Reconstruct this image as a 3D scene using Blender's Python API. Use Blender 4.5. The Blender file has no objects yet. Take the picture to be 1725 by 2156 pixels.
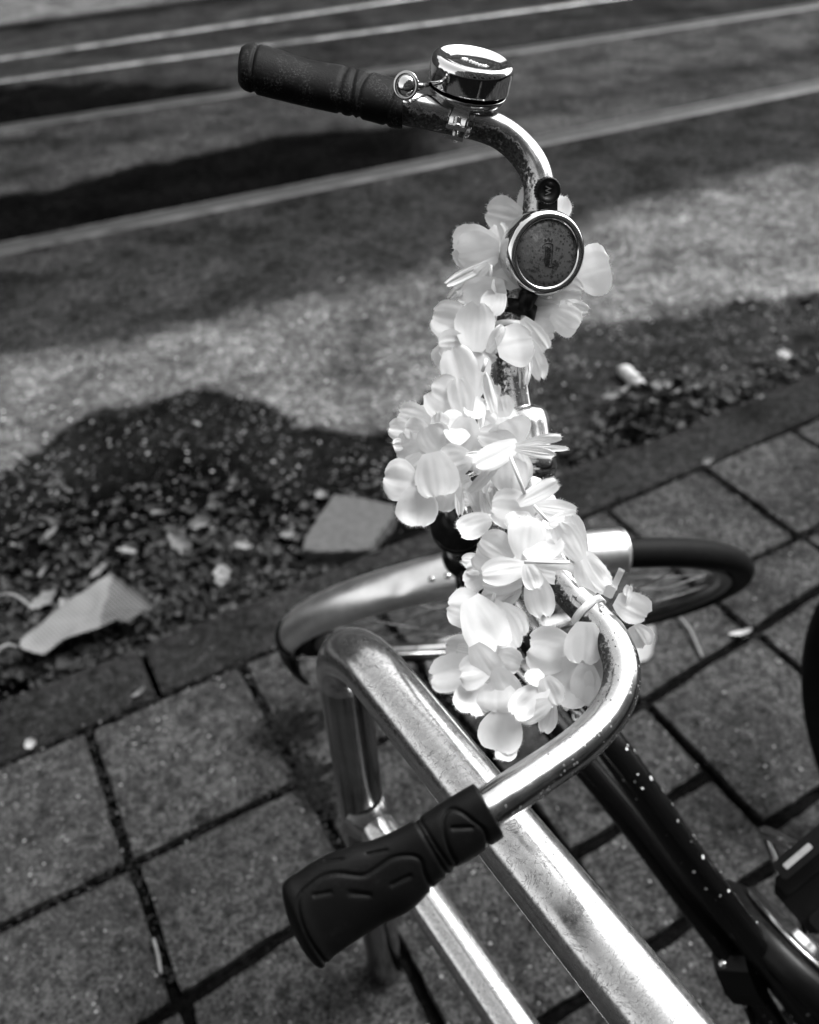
import bpy, bmesh, math, random
import numpy as np
from mathutils import Vector, Matrix, noise
S = bpy.context.scene
COL = S.collection
# ------------------------------------------------------------------ camera, sky, sun, exposure
H = 1.30; FPX = 1790.0; CX, CY = 862.5, 1078.0
_p, _r = math.radians(40.55), math.radians(3.0)
F = np.array([0, math.cos(_p), -math.sin(_p)]); _R = np.array([1.0, 0, 0]); _U = np.cross(_R, F)
R2 = _R*math.cos(_r) - _U*math.sin(_r); U2 = np.cross(R2, F)
CAM = np.array([0, 0, H])
def ray(x, y): return F + R2*(x-CX)/FPX + U2*(CY-y)/FPX
def P(x, y, d): return CAM + ray(x, y)*d                       # measured point at a given distance
def G(x, y, z=0.0):
    d = ray(x, y); return CAM + d*((z-H)/d[2])                   # measured point on a level at height z
def proj(X):
    d = np.asarray(X)-CAM; z = d@F; z = np.where(z < .05, .05, z)
    return CX+FPX*(d@R2)/z, CY-FPX*(d@U2)/z
cd = bpy.data.cameras.new('camera'); cam = bpy.data.objects.new('camera', cd); COL.objects.link(cam)
M = Matrix.Identity(4)
for i in range(3):
    M[i][0] = R2[i]; M[i][1] = U2[i]; M[i][2] = -F[i]; M[i][3] = CAM[i]
cam.matrix_world = M
cd.sensor_fit = 'HORIZONTAL'; cd.sensor_width = 24.0; cd.lens = 24.0*FPX/1725.0
cd.clip_start = .02; cd.clip_end = 500
cd.dof.use_dof = True; cd.dof.focus_distance = .56; cd.dof.aperture_fstop = 4.2; cd.dof.aperture_blades = 9
S.camera = cam
SUN_EL, SUN_AZ = 52, 62                                         # degrees; azimuth clockwise from +y
w = bpy.data.worlds.new("World"); S.world = w; w.use_nodes = True
nt = w.node_tree; bg = nt.nodes['Background']
sky = nt.nodes.new('ShaderNodeTexSky'); sky.sky_type = 'NISHITA'; sky.sun_disc = False
sky.sun_elevation = math.radians(SUN_EL); sky.sun_rotation = math.radians(SUN_AZ)
sky.air_density = 1.5; sky.dust_density = 4.0
bw = nt.nodes.new('ShaderNodeRGBToBW'); nt.links.new(sky.outputs[0], bw.inputs[0]); nt.links.new(bw.outputs[0], bg.inputs[0])
bg.inputs[1].default_value = .15
sl = bpy.data.lights.new('sun', 'SUN'); so = bpy.data.objects.new('sun', sl); COL.objects.link(so)
sl.energy = 1.5; sl.angle = math.radians(28); sl.color = (1, 1, 1)
sd = Vector((math.sin(math.radians(SUN_AZ))*math.cos(math.radians(SUN_EL)), math.cos(math.radians(SUN_AZ))*math.cos(math.radians(SUN_EL)), math.sin(math.radians(SUN_EL))))
so.rotation_euler = sd.to_track_quat('Z', 'Y').to_euler()
S.view_settings.view_transform = 'Standard'; S.view_settings.look = 'None'; S.view_settings.gamma = 1
S.view_settings.exposure = 1.55
S.render.engine = 'CYCLES'
S.render.resolution_x = 819; S.render.resolution_y = 1024
rnd = random.Random(7)

# ------------------------------------------------------------------ helpers
def V(a): return Vector((float(a[0]), float(a[1]), float(a[2])))
def nrm(a): a = np.asarray(a, float); return a/np.linalg.norm(a)
def tag(o, label=None, cat=None, group=None, kind=None):
    if label: o['label'] = label
    if cat: o['category'] = cat
    if group: o['group'] = group
    if kind: o['kind'] = kind
    return o
def link(name, me, mat, parent=None, smooth=True):
    o = bpy.data.objects.new(name, me); COL.objects.link(o)
    if mat: me.materials.append(mat)
    if smooth:
        for p in me.polygons: p.use_smooth = True
    if parent: o.parent = parent
    return o
def mesh(name, vs, fs, mat, parent=None, smooth=True):
    me = bpy.data.meshes.new(name); me.from_pydata([tuple(map(float, v)) for v in vs], [], fs); me.update()
    return link(name, me, mat, parent, smooth)
class MB:
    def __init__(s): s.v = []; s.f = []
    def add(s, vs, fs):
        k = len(s.v); s.v += [tuple(map(float, v)) for v in vs]; s.f += [tuple(i+k for i in f) for f in fs]; return s
    def build(s, name, mat, parent=None, smooth=True): return mesh(name, s.v, s.f, mat, parent, smooth)
def empty(name, loc=(0, 0, 0)):
    # pivot kept at the origin of the parts' coordinates plus loc; parts are written in world space and re-based
    o = bpy.data.objects.new(name, None); COL.objects.link(o); o.location = V(loc); o.empty_display_size = .05
    return o
def adopt(root):
    # parts were written in world coordinates: shift them into the frame of their thing
    loc = root.location.copy()
    for ch in [c for c in bpy.data.objects if c.parent == root]:
        ch.location = ch.location - loc
def spline(pts, n=12):
    # Catmull-Rom through points (lists of any dimension)
    p = np.array(pts, float); q = np.vstack([2*p[0]-p[1], p, 2*p[-1]-p[-2]]); out = []
    for i in range(1, len(q)-2):
        for k in range(n):
            t = k/n
            out.append(.5*((2*q[i])+(-q[i-1]+q[i+1])*t+(2*q[i-1]-5*q[i]+4*q[i+1]-q[i+2])*t*t+(-q[i-1]+3*q[i]-3*q[i+1]+q[i+2])*t**3))
    out.append(p[-1]); return np.array(out)
def frames(c):
    c = np.array(c); T = np.gradient(c, axis=0); T /= np.linalg.norm(T, axis=1)[:, None]
    a = np.cross(T[0], [0, 0, 1.0]);
    if np.linalg.norm(a) < .1: a = np.cross(T[0], [1.0, 0, 0])
    a = nrm(a); A = []
    for t in T:
        a = nrm(a-t*(a@t)); A.append(a)
    A = np.array(A); return T, A, np.cross(T, A)
def tube(c, r, n=24, cap=True):
    c = np.array(c); T, A, B = frames(c); m = len(c)
    r = np.broadcast_to(np.array(r, float), (m,)) if np.ndim(r) < 1 or len(np.shape(r)) == 1 else r
    vs = []
    for i in range(m):
        for k in range(n):
            t = 2*math.pi*k/n; vs.append(c[i]+r[i]*(A[i]*math.cos(t)+B[i]*math.sin(t)))
    fs = [(i*n+k, i*n+(k+1) % n, (i+1)*n+(k+1) % n, (i+1)*n+k) for i in range(m-1) for k in range(n)]
    if cap: fs += [tuple(range(n))[::-1], tuple((m-1)*n+k for k in range(n))]
    return vs, fs
def axes(z, hint=(0, 0, 1)):
    z = nrm(z); x = np.cross(hint, z)
    if np.linalg.norm(x) < 1e-3: x = np.cross((1, 0, 0), z)
    x = nrm(x); return x, np.cross(z, x), z
def lathe(o, z, prof, n=64, hint=(0, 0, 1), close=False):
    x, y, z = axes(z, hint); vs = []; m = len(prof)
    for r, h in prof:
        for k in range(n):
            t = 2*math.pi*k/n; vs.append(np.array(o)+z*h+r*(x*math.cos(t)+y*math.sin(t)))
    fs = [(i*n+k, i*n+(k+1) % n, (i+1)*n+(k+1) % n, (i+1)*n+k) for i in range(m-1) for k in range(n)]
    if close: fs += [tuple(range(n))[::-1], tuple((m-1)*n+k for k in range(n))]
    return vs, fs
def box(o, x, y, z, sx, sy, sz, bev=.0):
    # box centred on o with axes x,y,z; corners cut by bev in the xy outline
    o = np.array(o); x, y, z = nrm(x), nrm(y), nrm(z)
    hx, hy, b = sx/2, sy/2, bev
    pl = [(-hx+b, -hy), (hx-b, -hy), (hx, -hy+b), (hx, hy-b), (hx-b, hy), (-hx+b, hy), (-hx, hy-b), (-hx, -hy+b)] if b else [(-hx, -hy), (hx, -hy), (hx, hy), (-hx, hy)]
    n = len(pl); vs = [o+x*a+y*c-z*sz/2 for a, c in pl]+[o+x*a+y*c+z*sz/2 for a, c in pl]
    return vs, [tuple(range(n))[::-1], tuple(range(n, 2*n))]+[(i, (i+1) % n, n+(i+1) % n, n+i) for i in range(n)]
def extrude_poly(top, depth, jag=None):
    n = len(top); top = [np.array(p, float) for p in top]; bot = [p-np.array(depth) for p in top]
    return top+bot, [tuple(range(n)), tuple(range(n, 2*n))[::-1]]+[(i, n+i, n+(i+1) % n, (i+1) % n) for i in range(n)]
def attr(o, name, vals):
    a = o.data.attributes.new(name, 'FLOAT', 'POINT'); a.data.foreach_set('value', np.array(vals, dtype=np.float32))
def fbm(p, s, o=4): return noise.fractal(Vector((p[0]*s, p[1]*s, p[2]*s)), 1.0, 2.0, o)

# ------------------------------------------------------------------ materials (all grey: the photograph is monochrome)
class NT:
    def __init__(s, name):
        s.m = bpy.data.materials.new(name); s.m.use_nodes = True; s.t = s.m.node_tree; s.b = s.t.nodes['Principled BSDF']
        s.co = s.t.nodes.new('ShaderNodeTexCoord').outputs['Object']
    def n(s, t, **k):
        x = s.t.nodes.new(t)
        for a, b in k.items(): setattr(x, a, b)
        return x
    def l(s, a, b): s.t.links.new(a, b)
    def noise(s, sc, det=4, rough=.6, dist=0, co=None):
        x = s.n('ShaderNodeTexNoise'); x.inputs['Scale'].default_value = sc; x.inputs['Detail'].default_value = det
        x.inputs['Roughness'].default_value = rough; x.inputs['Distortion'].default_value = dist; s.l(co or s.co, x.inputs['Vector']); return x.outputs[0]
    def vor(s, sc, feat='F1', out='Distance', rnd=1.0):
        x = s.n('ShaderNodeTexVoronoi', feature=feat); x.inputs['Scale'].default_value = sc; x.inputs['Randomness'].default_value = rnd; s.l(s.co, x.inputs['Vector']); return x.outputs[out]
    def mr(s, v, a, b, c, d, clamp=True):
        x = s.n('ShaderNodeMapRange', clamp=clamp)
        for i, q in enumerate((a, b, c, d)): x.inputs[1+i].default_value = q
        s.l(v, x.inputs[0]); return x.outputs[0]
    def ma(s, op, a, b=None, clamp=False):
        x = s.n('ShaderNodeMath', operation=op, use_clamp=clamp)
        for i, q in enumerate((a, b)):
            if q is None: continue
            if isinstance(q, (int, float)): x.inputs[i].default_value = q
            else: s.l(q, x.inputs[i])
        return x.outputs[0]
    def mix(s, f, a, b):
        x = s.n('ShaderNodeMix'); 
        for i, q in ((0, f), (2, a), (3, b)):
            if isinstance(q, (int, float)): x.inputs[i].default_value = q
            else: s.l(q, x.inputs[i])
        return x.outputs[0]
    def at(s, name): x = s.n('ShaderNodeAttribute', attribute_name=name); return x.outputs['Fac']
    def set(s, base=None, rough=None, metal=None, **k):
        for nm, q in (('Base Color', base), ('Roughness', rough), ('Metallic', metal)):
            if q is None: continue
            if isinstance(q, (int, float)): s.b.inputs[nm].default_value = (q, q, q, 1) if nm == 'Base Color' else q
            else: s.l(q, s.b.inputs[nm])
        for nm, q in k.items(): s.b.inputs[nm.replace('_', ' ')].default_value = q
        return s
    def bump(s, h, st, dist):
        x = s.n('ShaderNodeBump'); x.inputs['Strength'].default_value = st; x.inputs['Distance'].default_value = dist
        s.l(h, x.inputs['Height']); s.l(x.outputs[0], s.b.inputs['Normal']); return s

def m_chrome(name, rough=.06, base=.82, dirt=.15):
    m = NT(name); a = m.noise(90, 6, .7); b = m.noise(900, 3)
    d = m.mr(a, .60, .74, 0, dirt)
    m.set(m.mix(d, base, .12), m.mix(m.mr(b, .4, .7, 0, 1), rough, rough*1.8), m.mix(d, 1.0, .4)); m.bump(b, .06, .0004); return m.m
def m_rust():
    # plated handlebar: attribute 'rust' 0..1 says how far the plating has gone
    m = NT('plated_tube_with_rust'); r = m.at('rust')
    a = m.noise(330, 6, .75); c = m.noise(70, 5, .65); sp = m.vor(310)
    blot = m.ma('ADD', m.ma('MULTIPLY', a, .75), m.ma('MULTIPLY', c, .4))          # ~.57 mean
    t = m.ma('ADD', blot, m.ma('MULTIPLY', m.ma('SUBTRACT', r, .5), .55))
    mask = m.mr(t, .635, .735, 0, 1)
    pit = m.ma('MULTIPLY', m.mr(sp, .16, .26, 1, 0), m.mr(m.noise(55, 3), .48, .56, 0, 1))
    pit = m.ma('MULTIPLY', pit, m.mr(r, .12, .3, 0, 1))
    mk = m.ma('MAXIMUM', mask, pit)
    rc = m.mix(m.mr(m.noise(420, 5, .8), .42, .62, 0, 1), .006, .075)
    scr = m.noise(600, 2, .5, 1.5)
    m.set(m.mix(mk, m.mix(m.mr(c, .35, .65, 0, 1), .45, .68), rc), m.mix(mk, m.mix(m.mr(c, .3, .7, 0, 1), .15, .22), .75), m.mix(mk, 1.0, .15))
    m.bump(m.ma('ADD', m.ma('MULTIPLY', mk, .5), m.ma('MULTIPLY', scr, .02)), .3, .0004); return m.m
def m_galv():
    m = NT('worn_galvanised_steel'); a = m.noise(24, 6, .7); b = m.noise(260, 5, .75); cr = m.n('ShaderNodeTexNoise')
    ri = m.noise(30, 7, .6, 3.0); crk = m.mr(m.ma('ABSOLUTE', m.ma('SUBTRACT', ri, .5)), 0, .020, 1, 0)
    ri2 = m.noise(75, 5, .6, 2.0); crk2 = m.mr(m.ma('ABSOLUTE', m.ma('SUBTRACT', ri2, .5)), 0, .016, 1, 0)
    cm = m.ma('MULTIPLY', m.ma('MAXIMUM', crk, crk2), m.mr(b, .42, .55, 0, .95))
    st = m.mr(a, .56, .70, 0, .45)
    base = m.mix(cm, m.mix(st, m.mix(m.mr(b, .3, .7, 0, 1), .40, .62), .18), .04)
    m.set(base, m.mr(m.ma('ADD', m.ma('MULTIPLY', a, .5), m.ma('MULTIPLY', b, .5)), .35, .65, .13, .27), m.mix(cm, .97, .5))
    m.bump(m.ma('ADD', m.ma('MULTIPLY', a, 1.0), m.ma('MULTIPLY', b, .02)), .04, .0012); return m.m
def m_rubber(name, base=.022, rough=.5, worn=.09):
    m = NT(name); a = m.noise(700, 5, .7); b = m.noise(60, 4, .6); g = m.ma('MULTIPLY', m.mr(a, .5, .66, 0, 1), m.mr(b, .46, .66, 0, 1))
    m.set(m.mix(g, m.mix(b, base*.7, base*1.3), worn), m.mix(a, rough-.08, rough+.12), 0.0); m.b.inputs['Specular IOR Level'].default_value = .07; m.bump(a, .35, .0005); return m.m
def m_paint():
    m = NT('black_enamel'); a = m.noise(60, 4); v = m.vor(75); z = m.noise(9, 2)
    ch = m.ma('MULTIPLY', m.mr(m.ma('ADD', v, m.ma('MULTIPLY', a, .25)), .26, .285, 1, 0), m.mr(z, .52, .6, 0, 1))
    m.set(m.mix(ch, .003, .5), m.mix(ch, m.mix(a, .12, .3), .7), 0.0, Specular_IOR_Level=.22); return m.m
def m_plain(name, base, rough=.5, metal=0.0, var=.25, sc=60, bump=.15, bd=.001):
    m = NT(name); a = m.noise(sc, 5, .65)
    m.set(m.mix(m.mr(a, .3, .7, 0, 1), base*(1-var), min(1, base*(1+var))), m.mix(a, max(.02, rough-.08), min(1, rough+.08)), metal); m.bump(a, bump, bd); return m.m
def m_petal():
    m = NT('white_fabric'); 
    w1 = m.n('ShaderNodeTexWave', wave_type='BANDS', bands_direction='X'); w2 = m.n('ShaderNodeTexWave', wave_type='BANDS', bands_direction='Z')
    for x in (w1, w2): x.inputs['Scale'].default_value = 700; x.inputs['Distortion'].default_value = .6; m.l(m.co, x.inputs[0])
    wv = m.ma('ADD', w1.outputs['Fac'], w2.outputs['Fac']); a = m.noise(70, 4)
    m.set(m.mix(m.mr(a, .3, .7, 0, 1), .72, .83), .9, 0.0, Specular_IOR_Level=.08)
    m.bump(m.ma('ADD', m.ma('MULTIPLY', wv, .05), m.ma('MULTIPLY', a, .5)), .35, .0007)
    tr = m.n('ShaderNodeBsdfTranslucent'); tr.inputs[0].default_value = (.9, .9, .9, 1)
    mx = m.n('ShaderNodeMixShader'); mx.inputs[0].default_value = .34
    m.l(m.b.outputs[0], mx.inputs[1]); m.l(tr.outputs[0], mx.inputs[2]); m.l(mx.outputs[0], m.t.nodes['Material Output'].inputs[0]); return m.m
def m_ground(name, base, spk=.5, dens=.06, sc=1.0, rough=.8, attrs=False):
    # concrete / asphalt: fine grain, blotches, and pale chips of aggregate
    m = NT(name); a = m.noise(55*sc, 6, .75); b = m.noise(4.5, 5, .6); c = m.noise(230*sc, 3, .7)
    v = m.vor(95*sc); v2 = m.vor(38*sc); k = m.noise(9, 3)
    th = m.mr(k, .35, .7, dens*.55, dens*1.5)
    chip = m.ma('MULTIPLY', m.ma('LESS_THAN', v, th), m.mr(c, .40, .6, 0, 1))
    chip2 = m.ma('LESS_THAN', v2, dens*.42)
    g = m.ma('MULTIPLY', m.mr(a, .35, .66, .35, 1.7), m.mr(b, .32, .68, .55, 1.45)); g = m.ma('MULTIPLY', g, m.mr(c, .33, .67, .2, 1.95))
    bs = m.ma('MULTIPLY', g, m.at('tone')) if attrs else m.ma('MULTIPLY', g, base)
    bs = m.ma('MAXIMUM', bs, .001)
    ck = m.ma('MAXIMUM', m.ma('MULTIPLY', chip, .6), chip2)
    if attrs: ck = m.ma('MULTIPLY', ck, m.at('chips'))
    col = m.mix(ck, bs, spk)
    m.set(col, m.mix(m.at('wet'), rough, m.mr(a, .3, .7, .5, .75)) if attrs else m.mr(a, .3, .7, rough-.12, rough+.1), 0.0)
    m.b.inputs['Specular IOR Level'].default_value = .02
    m.bump(m.ma('ADD', m.ma('MULTIPLY', a, 1.0), m.ma('ADD', m.ma('MULTIPLY', c, .3), m.ma('MULTIPLY', chip, .6))), .55, .003)
    df = m.n('ShaderNodeBsdfDiffuse'); m.l(col, df.inputs[0]); m.l(m.b.inputs['Normal'].links[0].from_socket, df.inputs['Normal'])
    gl = m.n('ShaderNodeMixShader'); gl.inputs[0].default_value = .015; m.l(df.outputs[0], gl.inputs[1]); m.l(m.b.outputs[0], gl.inputs[2])
    m.l(gl.outputs[0], m.t.nodes['Material Output'].inputs[0]); return m.m
M_CHROME = m_chrome('bell_chrome', .04, .7, .05); M_CHROME2 = m_chrome('scuffed_chrome', .12, .5, .25)
M_RUST = m_rust(); M_GALV = m_galv(); M_GRIP = m_rubber('grip_rubber', .003, .55, .075); M_GRIP2 = m_rubber('smooth_grip_rubber', .004, .48, .012)
M_TYRE = m_rubber('tyre_rubber', .005, .6, .01); M_BLACK = m_paint(); M_PETAL = m_petal()
M_ALU = m_plain('dull_aluminium', .80, .34, 1.0, .12, 30, .05); M_STEEL = m_plain('bright_steel', .5, .18, 1.0, .12, 120, .05)
M_PLASTIC = m_plain('black_plastic', .003, .4, 0, .3, 90, .1); M_PLASTIC.node_tree.nodes['Principled BSDF'].inputs['Specular IOR Level'].default_value = .2; M_TIE = m_plain('clear_nylon', .72, .3, 0, .08, 40, .05)
M_SLAB = m_ground('concrete_slab', .031, .27, .15, .8, .85); M_KERB = m_ground('kerb_concrete', .015, .13, .12, .9, .8)
M_JOINT = m_ground('joint_dirt', .003, .03, .05, 1.6, .9); M_ROAD = m_ground('asphalt', .06, .48, .22, .55, .8, True)
M_RAIL = m_plain('worn_rail_steel', .06, .55, .5, .8, 7, .3, .002); M_RAILB = m_plain('polished_rail_steel', .30, .42, .7, .75, 7, .3, .002); M_GROOVE = m_plain('rail_groove_dark', .010, .8, 0, .4, 60, .5)

# ------------------------------------------------------------------ ground: paving, kerb, road
AZ = math.radians(26.9); O2 = np.array([-.615, .953]); K2 = np.array([math.cos(AZ), math.sin(AZ)]); N2 = np.array([math.sin(AZ), -math.cos(AZ)])
def cell(i, v, z=0.0):
    g = O2+.3*i*K2+.3*v*N2; return np.array([g[0], g[1], z])
ZR = -.06
def paving():
    b = MB(); R = random.Random(3)
    rowL = lambda i: 1.80-.077*i
    def slab(c, gap=.05, dz=0.0):
        # c: four corners in slab units, clockwise; worn, slightly uneven edges
        q = [np.array(p, float) for p in c]; ctr = sum(q)/4; out = []
        ins = []
        for k in range(4):
            a, d = q[k], q[(k+1) % 4]; L = np.linalg.norm(d-a); n = max(4, int(L*14))
            e = (d-a)/L; nn = np.array([-e[1], e[0]]); nn = nn if nn@(ctr-a) > 0 else -nn
            for s in range(n):
                t = s/n; g = gap*.5*(1+.16*R.uniform(-1, 1))
                if s == 0:
                    pe = (q[k-1]-a); pe = pe/np.linalg.norm(pe); out.append(a+(e+pe)*gap*.56)
                else: out.append(a+(d-a)*(gap*.5/L+t*(1-1.0*gap/L))+nn*(g+.003*math.sin(t*9+k)))
        n = len(out); tl = (R.uniform(-1, 1)*.003, R.uniform(-1, 1)*.003)
        def zz(p): return dz+(p-ctr)@np.array(tl)
        top = [cell(*(p+(ctr-p)*.010), zz(p)) for p in out]; mid = [cell(*p, zz(p)-.003) for p in out]; bot = [cell(*p, -.05) for p in out]
        b.add(top+mid+bot, [tuple(range(n))]+[(i, n+i, n+(i+1) % n, (i+1) % n) for i in range(n)]+[(n+i, 2*n+i, 2*n+(i+1) % n, n+(i+1) % n) for i in range(n)])
    for i in range(-16, 24):
        j = R.uniform(-.004, .004)
        slab([(i, 0), (i+1, 0), (i+1, 1), (i, 1)], .055, R.uniform(-.002, .002))
        if -5 < i < 12: slab([(i+.02, 1), (i+1.02, 1), (i+1.02, rowL(i+1)), (i+.02, rowL(i))], .06, R.uniform(-.002, .002))
        else: slab([(i+.02, 1), (i+1.02, 1), (i+1.02, 1.6), (i+.02, 1.6)], .05)
    for i in range(-16, 24):
        a = rowL(i) if -5 <= i <= 12 else 1.6; c = rowL(i+1) if -5 <= i+1 <= 12 else 1.6
        v = (a+c)/2; first = True
        hs = [2.14, 2.70, 3.25, 4.2, 5.2, 6.2, 7.2] if i == 2 else ([2.72, 3.7, 4.7, 5.7, 6.7, 7.7] if i < 2 else [2.53, 3.5, 4.5, 5.5, 6.5, 7.5])
        x0 = i+.05
        for h in hs:
            slab([(x0, a), (x0+1, c), (x0+1, h), (x0, h)], .065, R.uniform(-.002, .002)); a = c = h
    tag(b.build('pavement', M_SLAB, None, False), kind='structure')
    bb = MB(); q = [cell(-40, -.02, -.013), cell(60, -.02, -.013), cell(60, 40, -.013), cell(-40, 40, -.013)]
    n = 60; vs = []; 
    bb.add(q, [(0, 1, 2, 3)]); tag(bb.build('joint_earth', M_JOINT, None, False), kind='structure')
paving()
def kerb():
    b = MB(); R = random.Random(5); x = -40.0; xs = []
    brk = [-40, -33, -26.7, -20, -13.4, -7.0, .46, 7.1, 13, 20, 27, 34, 41, 48, 60]
    for a, c in zip(brk[:-1], brk[1:]):
        a += .02; c -= .02; n = max(8, int((c-a)*6)); fs = []; vs = []; pr = [(-.02, 0), (-.48, -.002), (-.505, -.006), (-.515, -.014), (-.52, -.15)]
        pr = [(-.02, -.15), (-.022, -.004), (-.035, 0)]+pr[1:]
        for k in range(n+1):
            t = a+(c-a)*k/n
            for q, (v, z) in enumerate(pr):
                vs.append(cell(t, v+(.006*math.sin(t*5.3)+.004*R.uniform(-1, 1))*(v < -.4), z+.0015*R.uniform(-1, 1)*(q in (2, 3))))
        m = len(pr); fs = [(k*m+q, k*m+q+1, (k+1)*m+q+1, (k+1)*m+q) for k in range(n) for q in range(m-1)]
        fs += [tuple(range(m)), tuple(n*m+q for q in range(m))[::-1]]; b.add(vs, fs)
    tag(b.build('kerb', M_KERB, None, False), kind='structure')
kerb()
def interp(x, pts): return np.interp(x, [p[0] for p in pts], [p[1] for p in pts])
def sm(x): x = np.clip(x, 0, 1); return x*x*(3-2*x)
def road():
    ys = [.2]
    while ys[-1] < 9.6: ys.append(ys[-1]+.0115*max(1, (ys[-1]/1.5))**1.25)
    ys = [-60, -20, -5]+ys+[10.5, 12, 15, 20, 30, 60, 150]
    xs = [-150, -60, -20, -8, -5]+list(np.arange(-3.6, 3.9, .022))+[5, 8, 20, 60, 150]
    X, Y = np.meshgrid(xs, ys); n, m = X.shape
    pts = np.stack([X, Y, np.full_like(X, ZR)], -1).reshape(-1, 3)
    px, py = proj(pts)
    nz = np.array([noise.fractal(Vector((p[0]*6, p[1]*6, 0)), 1.0, 2.0, 5) for p in pts])
    nz2 = np.array([noise.fractal(Vector((p[0]*1.3+5, p[1]*4, 3)), 1.0, 2.0, 4) for p in pts])
    nz3 = np.array([noise.noise(Vector((p[0]*40, p[1]*40, 1))) for p in pts])
    back = (pts[:, 1] < .3); px = np.where(back, 0, np.clip(px, -600, 2400)); py = np.where(back, 2600, py)
    py_ = py+nz*16+nz3*5
    N = interp(px, [(-600, 1300), (0, 1000), (78, 953), (141, 900), (224, 859), (333, 838), (406, 812), (469, 820), (521, 843), (573, 869), (625, 893), (677, 908), (755, 911), (823, 905), (880, 860), (940, 800), (1060, 730), (1147, 712), (1221, 675), (1321, 677), (1446, 672), (1511, 653), (1555, 623), (1641, 627), (1725, 618), (2400, 560)])
    Mu = interp(px, [(-600, 880), (0, 770), (240, 722), (600, 650), (850, 590), (1150, 500), (1350, 430), (1725, 345), (2400, 230)])
    L1 = 530-.203*px; L2 = 272-.153*px; L3 = 170-.137*px; L4 = 125-.148*px; L5 = 60-.133*px
    near = sm((py_-N)/14+.5); light = sm((py_-Mu)/60+.5)*(1-near)
    right = sm((px-850)/300)
    tone = .040+0*px; chips = .09+0*px; wet = .35+0*px
    lt = .155+.03*right+.03*nz
    tone = tone*(1-light)+lt*light; chips = chips*(1-light)+1.0*light; wet = wet*(1-light)+.1*light
    nr = (.014-.009*sm((py_-N-90)/120)*(1-right))+.026*right; tone = tone*(1-near)+nr*near; chips = chips*(1-near)+.55*near; wet = wet*(1-near)+.6*near
    # dark smear along the near side of the first rail
    d1 = sm(1-abs(py_-(L1+55)+nz*40)/60)*sm((900-px)/300)*sm((nz2+.15)*3)
    tone = tone*(1-.6*d1)
    # between the rails
    up = sm((L1-py)/6+.5)
    B = interp(px, [(-600, 470), (0, 412), (130, 395), (300, 345), (450, 320), (560, 287), (850, 264), (1000, 245), (2400, 60)])
    band = sm((py+nz*6+nz3*3-B)/10+.5)*up*sm((1060-px)/220)
    t2 = .055+.028*nz2; t2 = t2+.02*right
    tone = np.where(up > .5, t2, tone); chips = np.where(up > .5, .12, chips)
    dk = sm(1-abs(py_-(L1-85+.03*(px-1000)))/40)*sm((px-950)/200)*.45
    tone = tone*(1-dk*up); tone = tone*(1-band)+.005*band; wet = np.where(up > .5, .35, wet)*(1-band)+.75*band; chips = chips*(1-band)
    dn = sm(1-abs(py_-(L2+38))/45)*sm((700-px)/200)*sm((nz2+.1)*3); tone = tone*(1-.65*dn*up)
    u2 = sm((L2-py)/5+.5)
    t3 = .038+.02*nz2; lo = interp(px, [(-600, 200), (0, 178), (300, 175), (470, 182), (700, 150), (2400, -80)])
    b2 = sm((py_-lo)/10+.5)*sm((640-px)/200)*(1-.75*sm(1-abs(py_-213+.06*(px-450))/16)*sm((px-380)/60))
    tone = np.where(u2 > .5, t3*(1-b2)+.005*b2, tone); wet = np.where(u2 > .5, .4*(1-b2)+.75*b2, wet); chips = np.where(u2 > .5, .05, chips)
    u4 = sm((L4-py)/5+.5); t5 = .045+.02*nz2; tp = sm((L5-8-py)/10+.5); ln = sm(1-abs(py-L5)/16)
    tone = np.where(u4 > .5, (t5*(1-tp)+.17*tp)*(1-.75*ln), tone)
    tone = np.clip(tone*.42, .0010, .5)
    fs = [(i*m+j, i*m+j+1, (i+1)*m+j+1, (i+1)*m+j) for i in range(n-1) for j in range(m-1)]
    o = mesh('road', pts, fs, M_ROAD); attr(o, 'tone', tone); attr(o, 'chips', np.clip(chips, 0, 1)); attr(o, 'wet', np.clip(wet, 0, 1))
    tag(o, kind='structure')
road()
def rail(a, b, label, head, groove=.07, lip=.018, mirror=False, z=ZR, hm=None):
    # a,b: two measured points of the shiny head; grooved tram rail let into the road
    A = G(*a, z); B = G(*b, z); d = nrm(B-A); n = np.array([-d[1], d[0], 0.]); A = A-d*25; B = B+d*25
    root = empty('tram_rail', (A+B)/2); tag(root, label, 'tram rail', 'tram rails set in the asphalt')
    s = -1 if mirror else 1
    def strip(nm, prof, mat):
        k = 80; vs = []
        for i in range(k+1):
            c = A+(B-A)*i/k
            for x, h in prof: vs.append(c+n*s*x+np.array([0, 0, h]))
        m = len(prof); o = mesh(nm, vs, [(i*m+q, i*m+q+1, (i+1)*m+q+1, (i+1)*m+q) for i in range(k) for q in range(m-1)], mat, root, False)
        return o
    h = head/2
    strip('rail_head', [(-h, -.02), (-h, .002), (-h+.004, .0045), (h-.006, .0045), (h, .001), (h, -.02)], hm or M_RAIL)
    if groove: 
        strip('groove', [(h, .0012), (h+groove, .0012)], M_GROOVE)  # groove drawn as a flat dark strip just above the road
        strip('lip', [(h+groove, -.01), (h+groove, .004), (h+groove+lip, .004), (h+groove+lip, -.01)], M_RAIL)
    adopt(root)
rail((0, 534), (1725, 186), 'broad dull tram rail nearest the kerb with a thin lip beyond it', .046)
rail((0, 276), (1725, 14), 'dull tram rail with a dark groove running behind the upright bell', .046)
rail((0, 172), (1300, -4), 'bright narrow tram rail just below the topmost shiny one at upper left', .056, .03, hm=M_RAILB)
rail((0, 124), (860, -2), 'topmost bright tram rail across the upper left of the road', .072, .03, hm=M_RAILB)

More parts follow.
